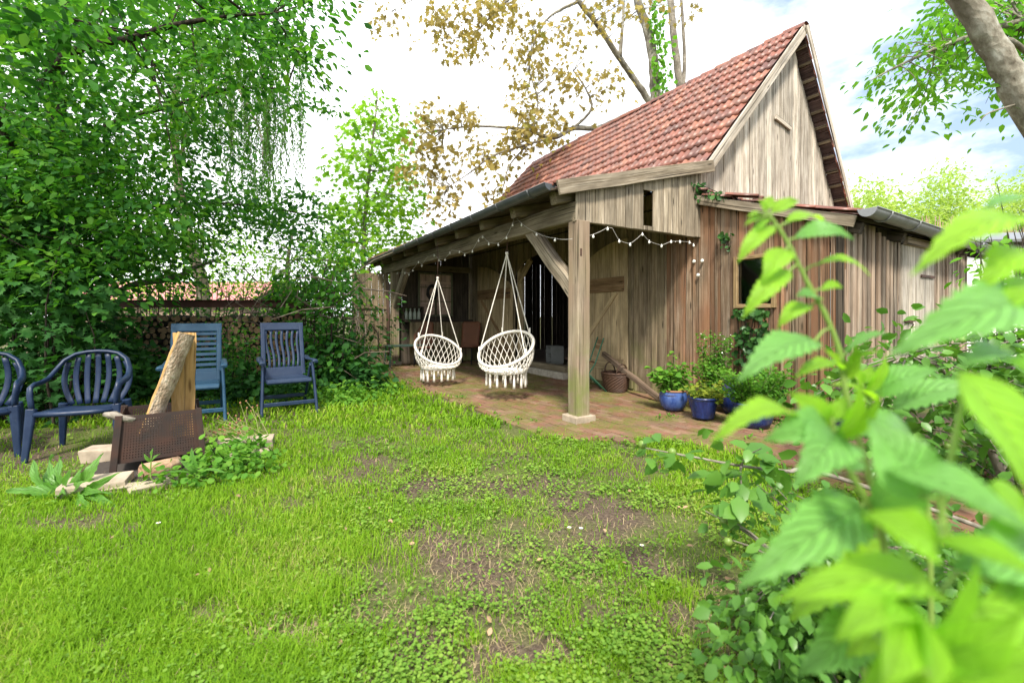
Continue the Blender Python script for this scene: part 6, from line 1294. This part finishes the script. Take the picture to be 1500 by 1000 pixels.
# ---------------------------------------------------------------- weeds by the fire
LF_DOCK = leaf('dock_leaf', [(.07, .22, .03), (.11, .29, .04), (.15, .34, .045)], trans=.4, rough=.4, spec=.4, vein=True)
dk = []
for (tx, ty, td, wd) in ((148, 664, 3.3, .075), (84, 668, 3.35, .085), (42, 676, 3.2, .09), (10, 716, 3.05, .085), (168, 694, 3.1, .06), (176, 742, 2.95, .05), (62, 748, 2.92, .08), (58, 698, 3.2, .07), (118, 684, 3.2, .065), (136, 750, 2.88, .06), (26, 740, 2.95, .07), (98, 690, 3.1, .06), (130, 700, 3.05, .055), (88, 720, 2.95, .06), (160, 720, 3.0, .045), (70, 665, 3.4, .06)):
    dx = (tx - 112) / 80; dk.append((112 + dx * 8, 733, 3.22, tx, ty, td, wd, (dx * .5, -.75, .35 if ty < 700 else .8), .16, 0))
leafy_stem('dock_weed', 'big leaved dock weed in front of the left armchair and the stones', 'weed', [(113, 738, 3.25), (113, 730, 3.25)], .006, dk, [LF_DOCK], teeth=7, blunt=.6, wave=.07)
bush('low mallow weed with small round leaves right of the fire basket', V((-2.15, 3.75, 0)), [([(300, 690), (310, 650), (350, 640), (385, 660), (385, 690), (350, 705)], 46, 22, .09, 3.45, 4.1), ([(220, 690), (300, 690), (290, 710), (225, 708)], 8, 10, .05, 3.2, 3.5)], LF_HERB, T_ROUND, .042, cat='weed', name='mallow_weed', twigs=24, flat=.7)
t = thing('dry_stalks', 'thin stalks with small reddish seed heads between the fire basket and the navy folding chair', 'weed', (-2.35, 4.3, 0)); mb, hd = MB(), MB(); b0 = V((-2.35, 4.3, 0))
for k in range(20):
    a = V((random.uniform(-.15, .15), random.uniform(-.15, .15), 0)); e = P(random.uniform(300, 385), random.uniform(585, 650), random.uniform(4.0, 4.4)) - b0; e.z = max(e.z, .15); m_ = a.lerp(e, .55) + V((0, 0, .05)); mb.tube([a, m_, e], [.0028, .0022, .0015], 5, caps=False)
    for q in (e, m_.lerp(e, .5) + V((random.uniform(-.05, .05), 0, .03))): mb.tube([m_, q], .0015, 4, caps=False); hd.lathe([(.003, -.008), (.009, 0), (.006, .01)], q, 7, cap1=True)
mb.build('stalks', plain('pale_stalk', (.30, .30, .12), .7), t); hd.build('seed_heads', plain('reddish_seed', (.28, .13, .07), .8, var=.4), t)['kind'] = 'stuff'
leafy_stem('thistle_shoot', 'small upright green shoot growing against the punched steel of the fire basket', 'weed', [(221, 700, 3.3), (221, 680, 3.3), (222, 664, 3.3)], .005, [(221, 690, 3.3, 206, 676, 3.25, .03, TL, .1, 0), (221, 690, 3.3, 238, 676, 3.25, .03, TR, .1, 0), (222, 676, 3.3, 210, 664, 3.28, .025, TL, .1, 0), (222, 676, 3.3, 234, 664, 3.28, .025, TR, .1, 0), (222, 668, 3.3, 224, 656, 3.3, .02, TC, .1, 0)], [LF_DOCK], teeth=6)
leafy_stem('dandelion', 'narrow light green leaf shoot at the right foot of the fire basket', 'weed', [(290, 700, 3.35), (288, 690, 3.35)], .004, [(288, 692, 3.35, 280, 656, 3.35, .05, TC, .08, 0), (289, 692, 3.35, 262, 672, 3.3, .035, TL, .1, 0), (290, 695, 3.35, 330, 690, 3.2, .04, UP, .1, 0), (288, 697, 3.35, 240, 690, 3.2, .035, UP, .1, 0)], [LF_DOCK], teeth=7)
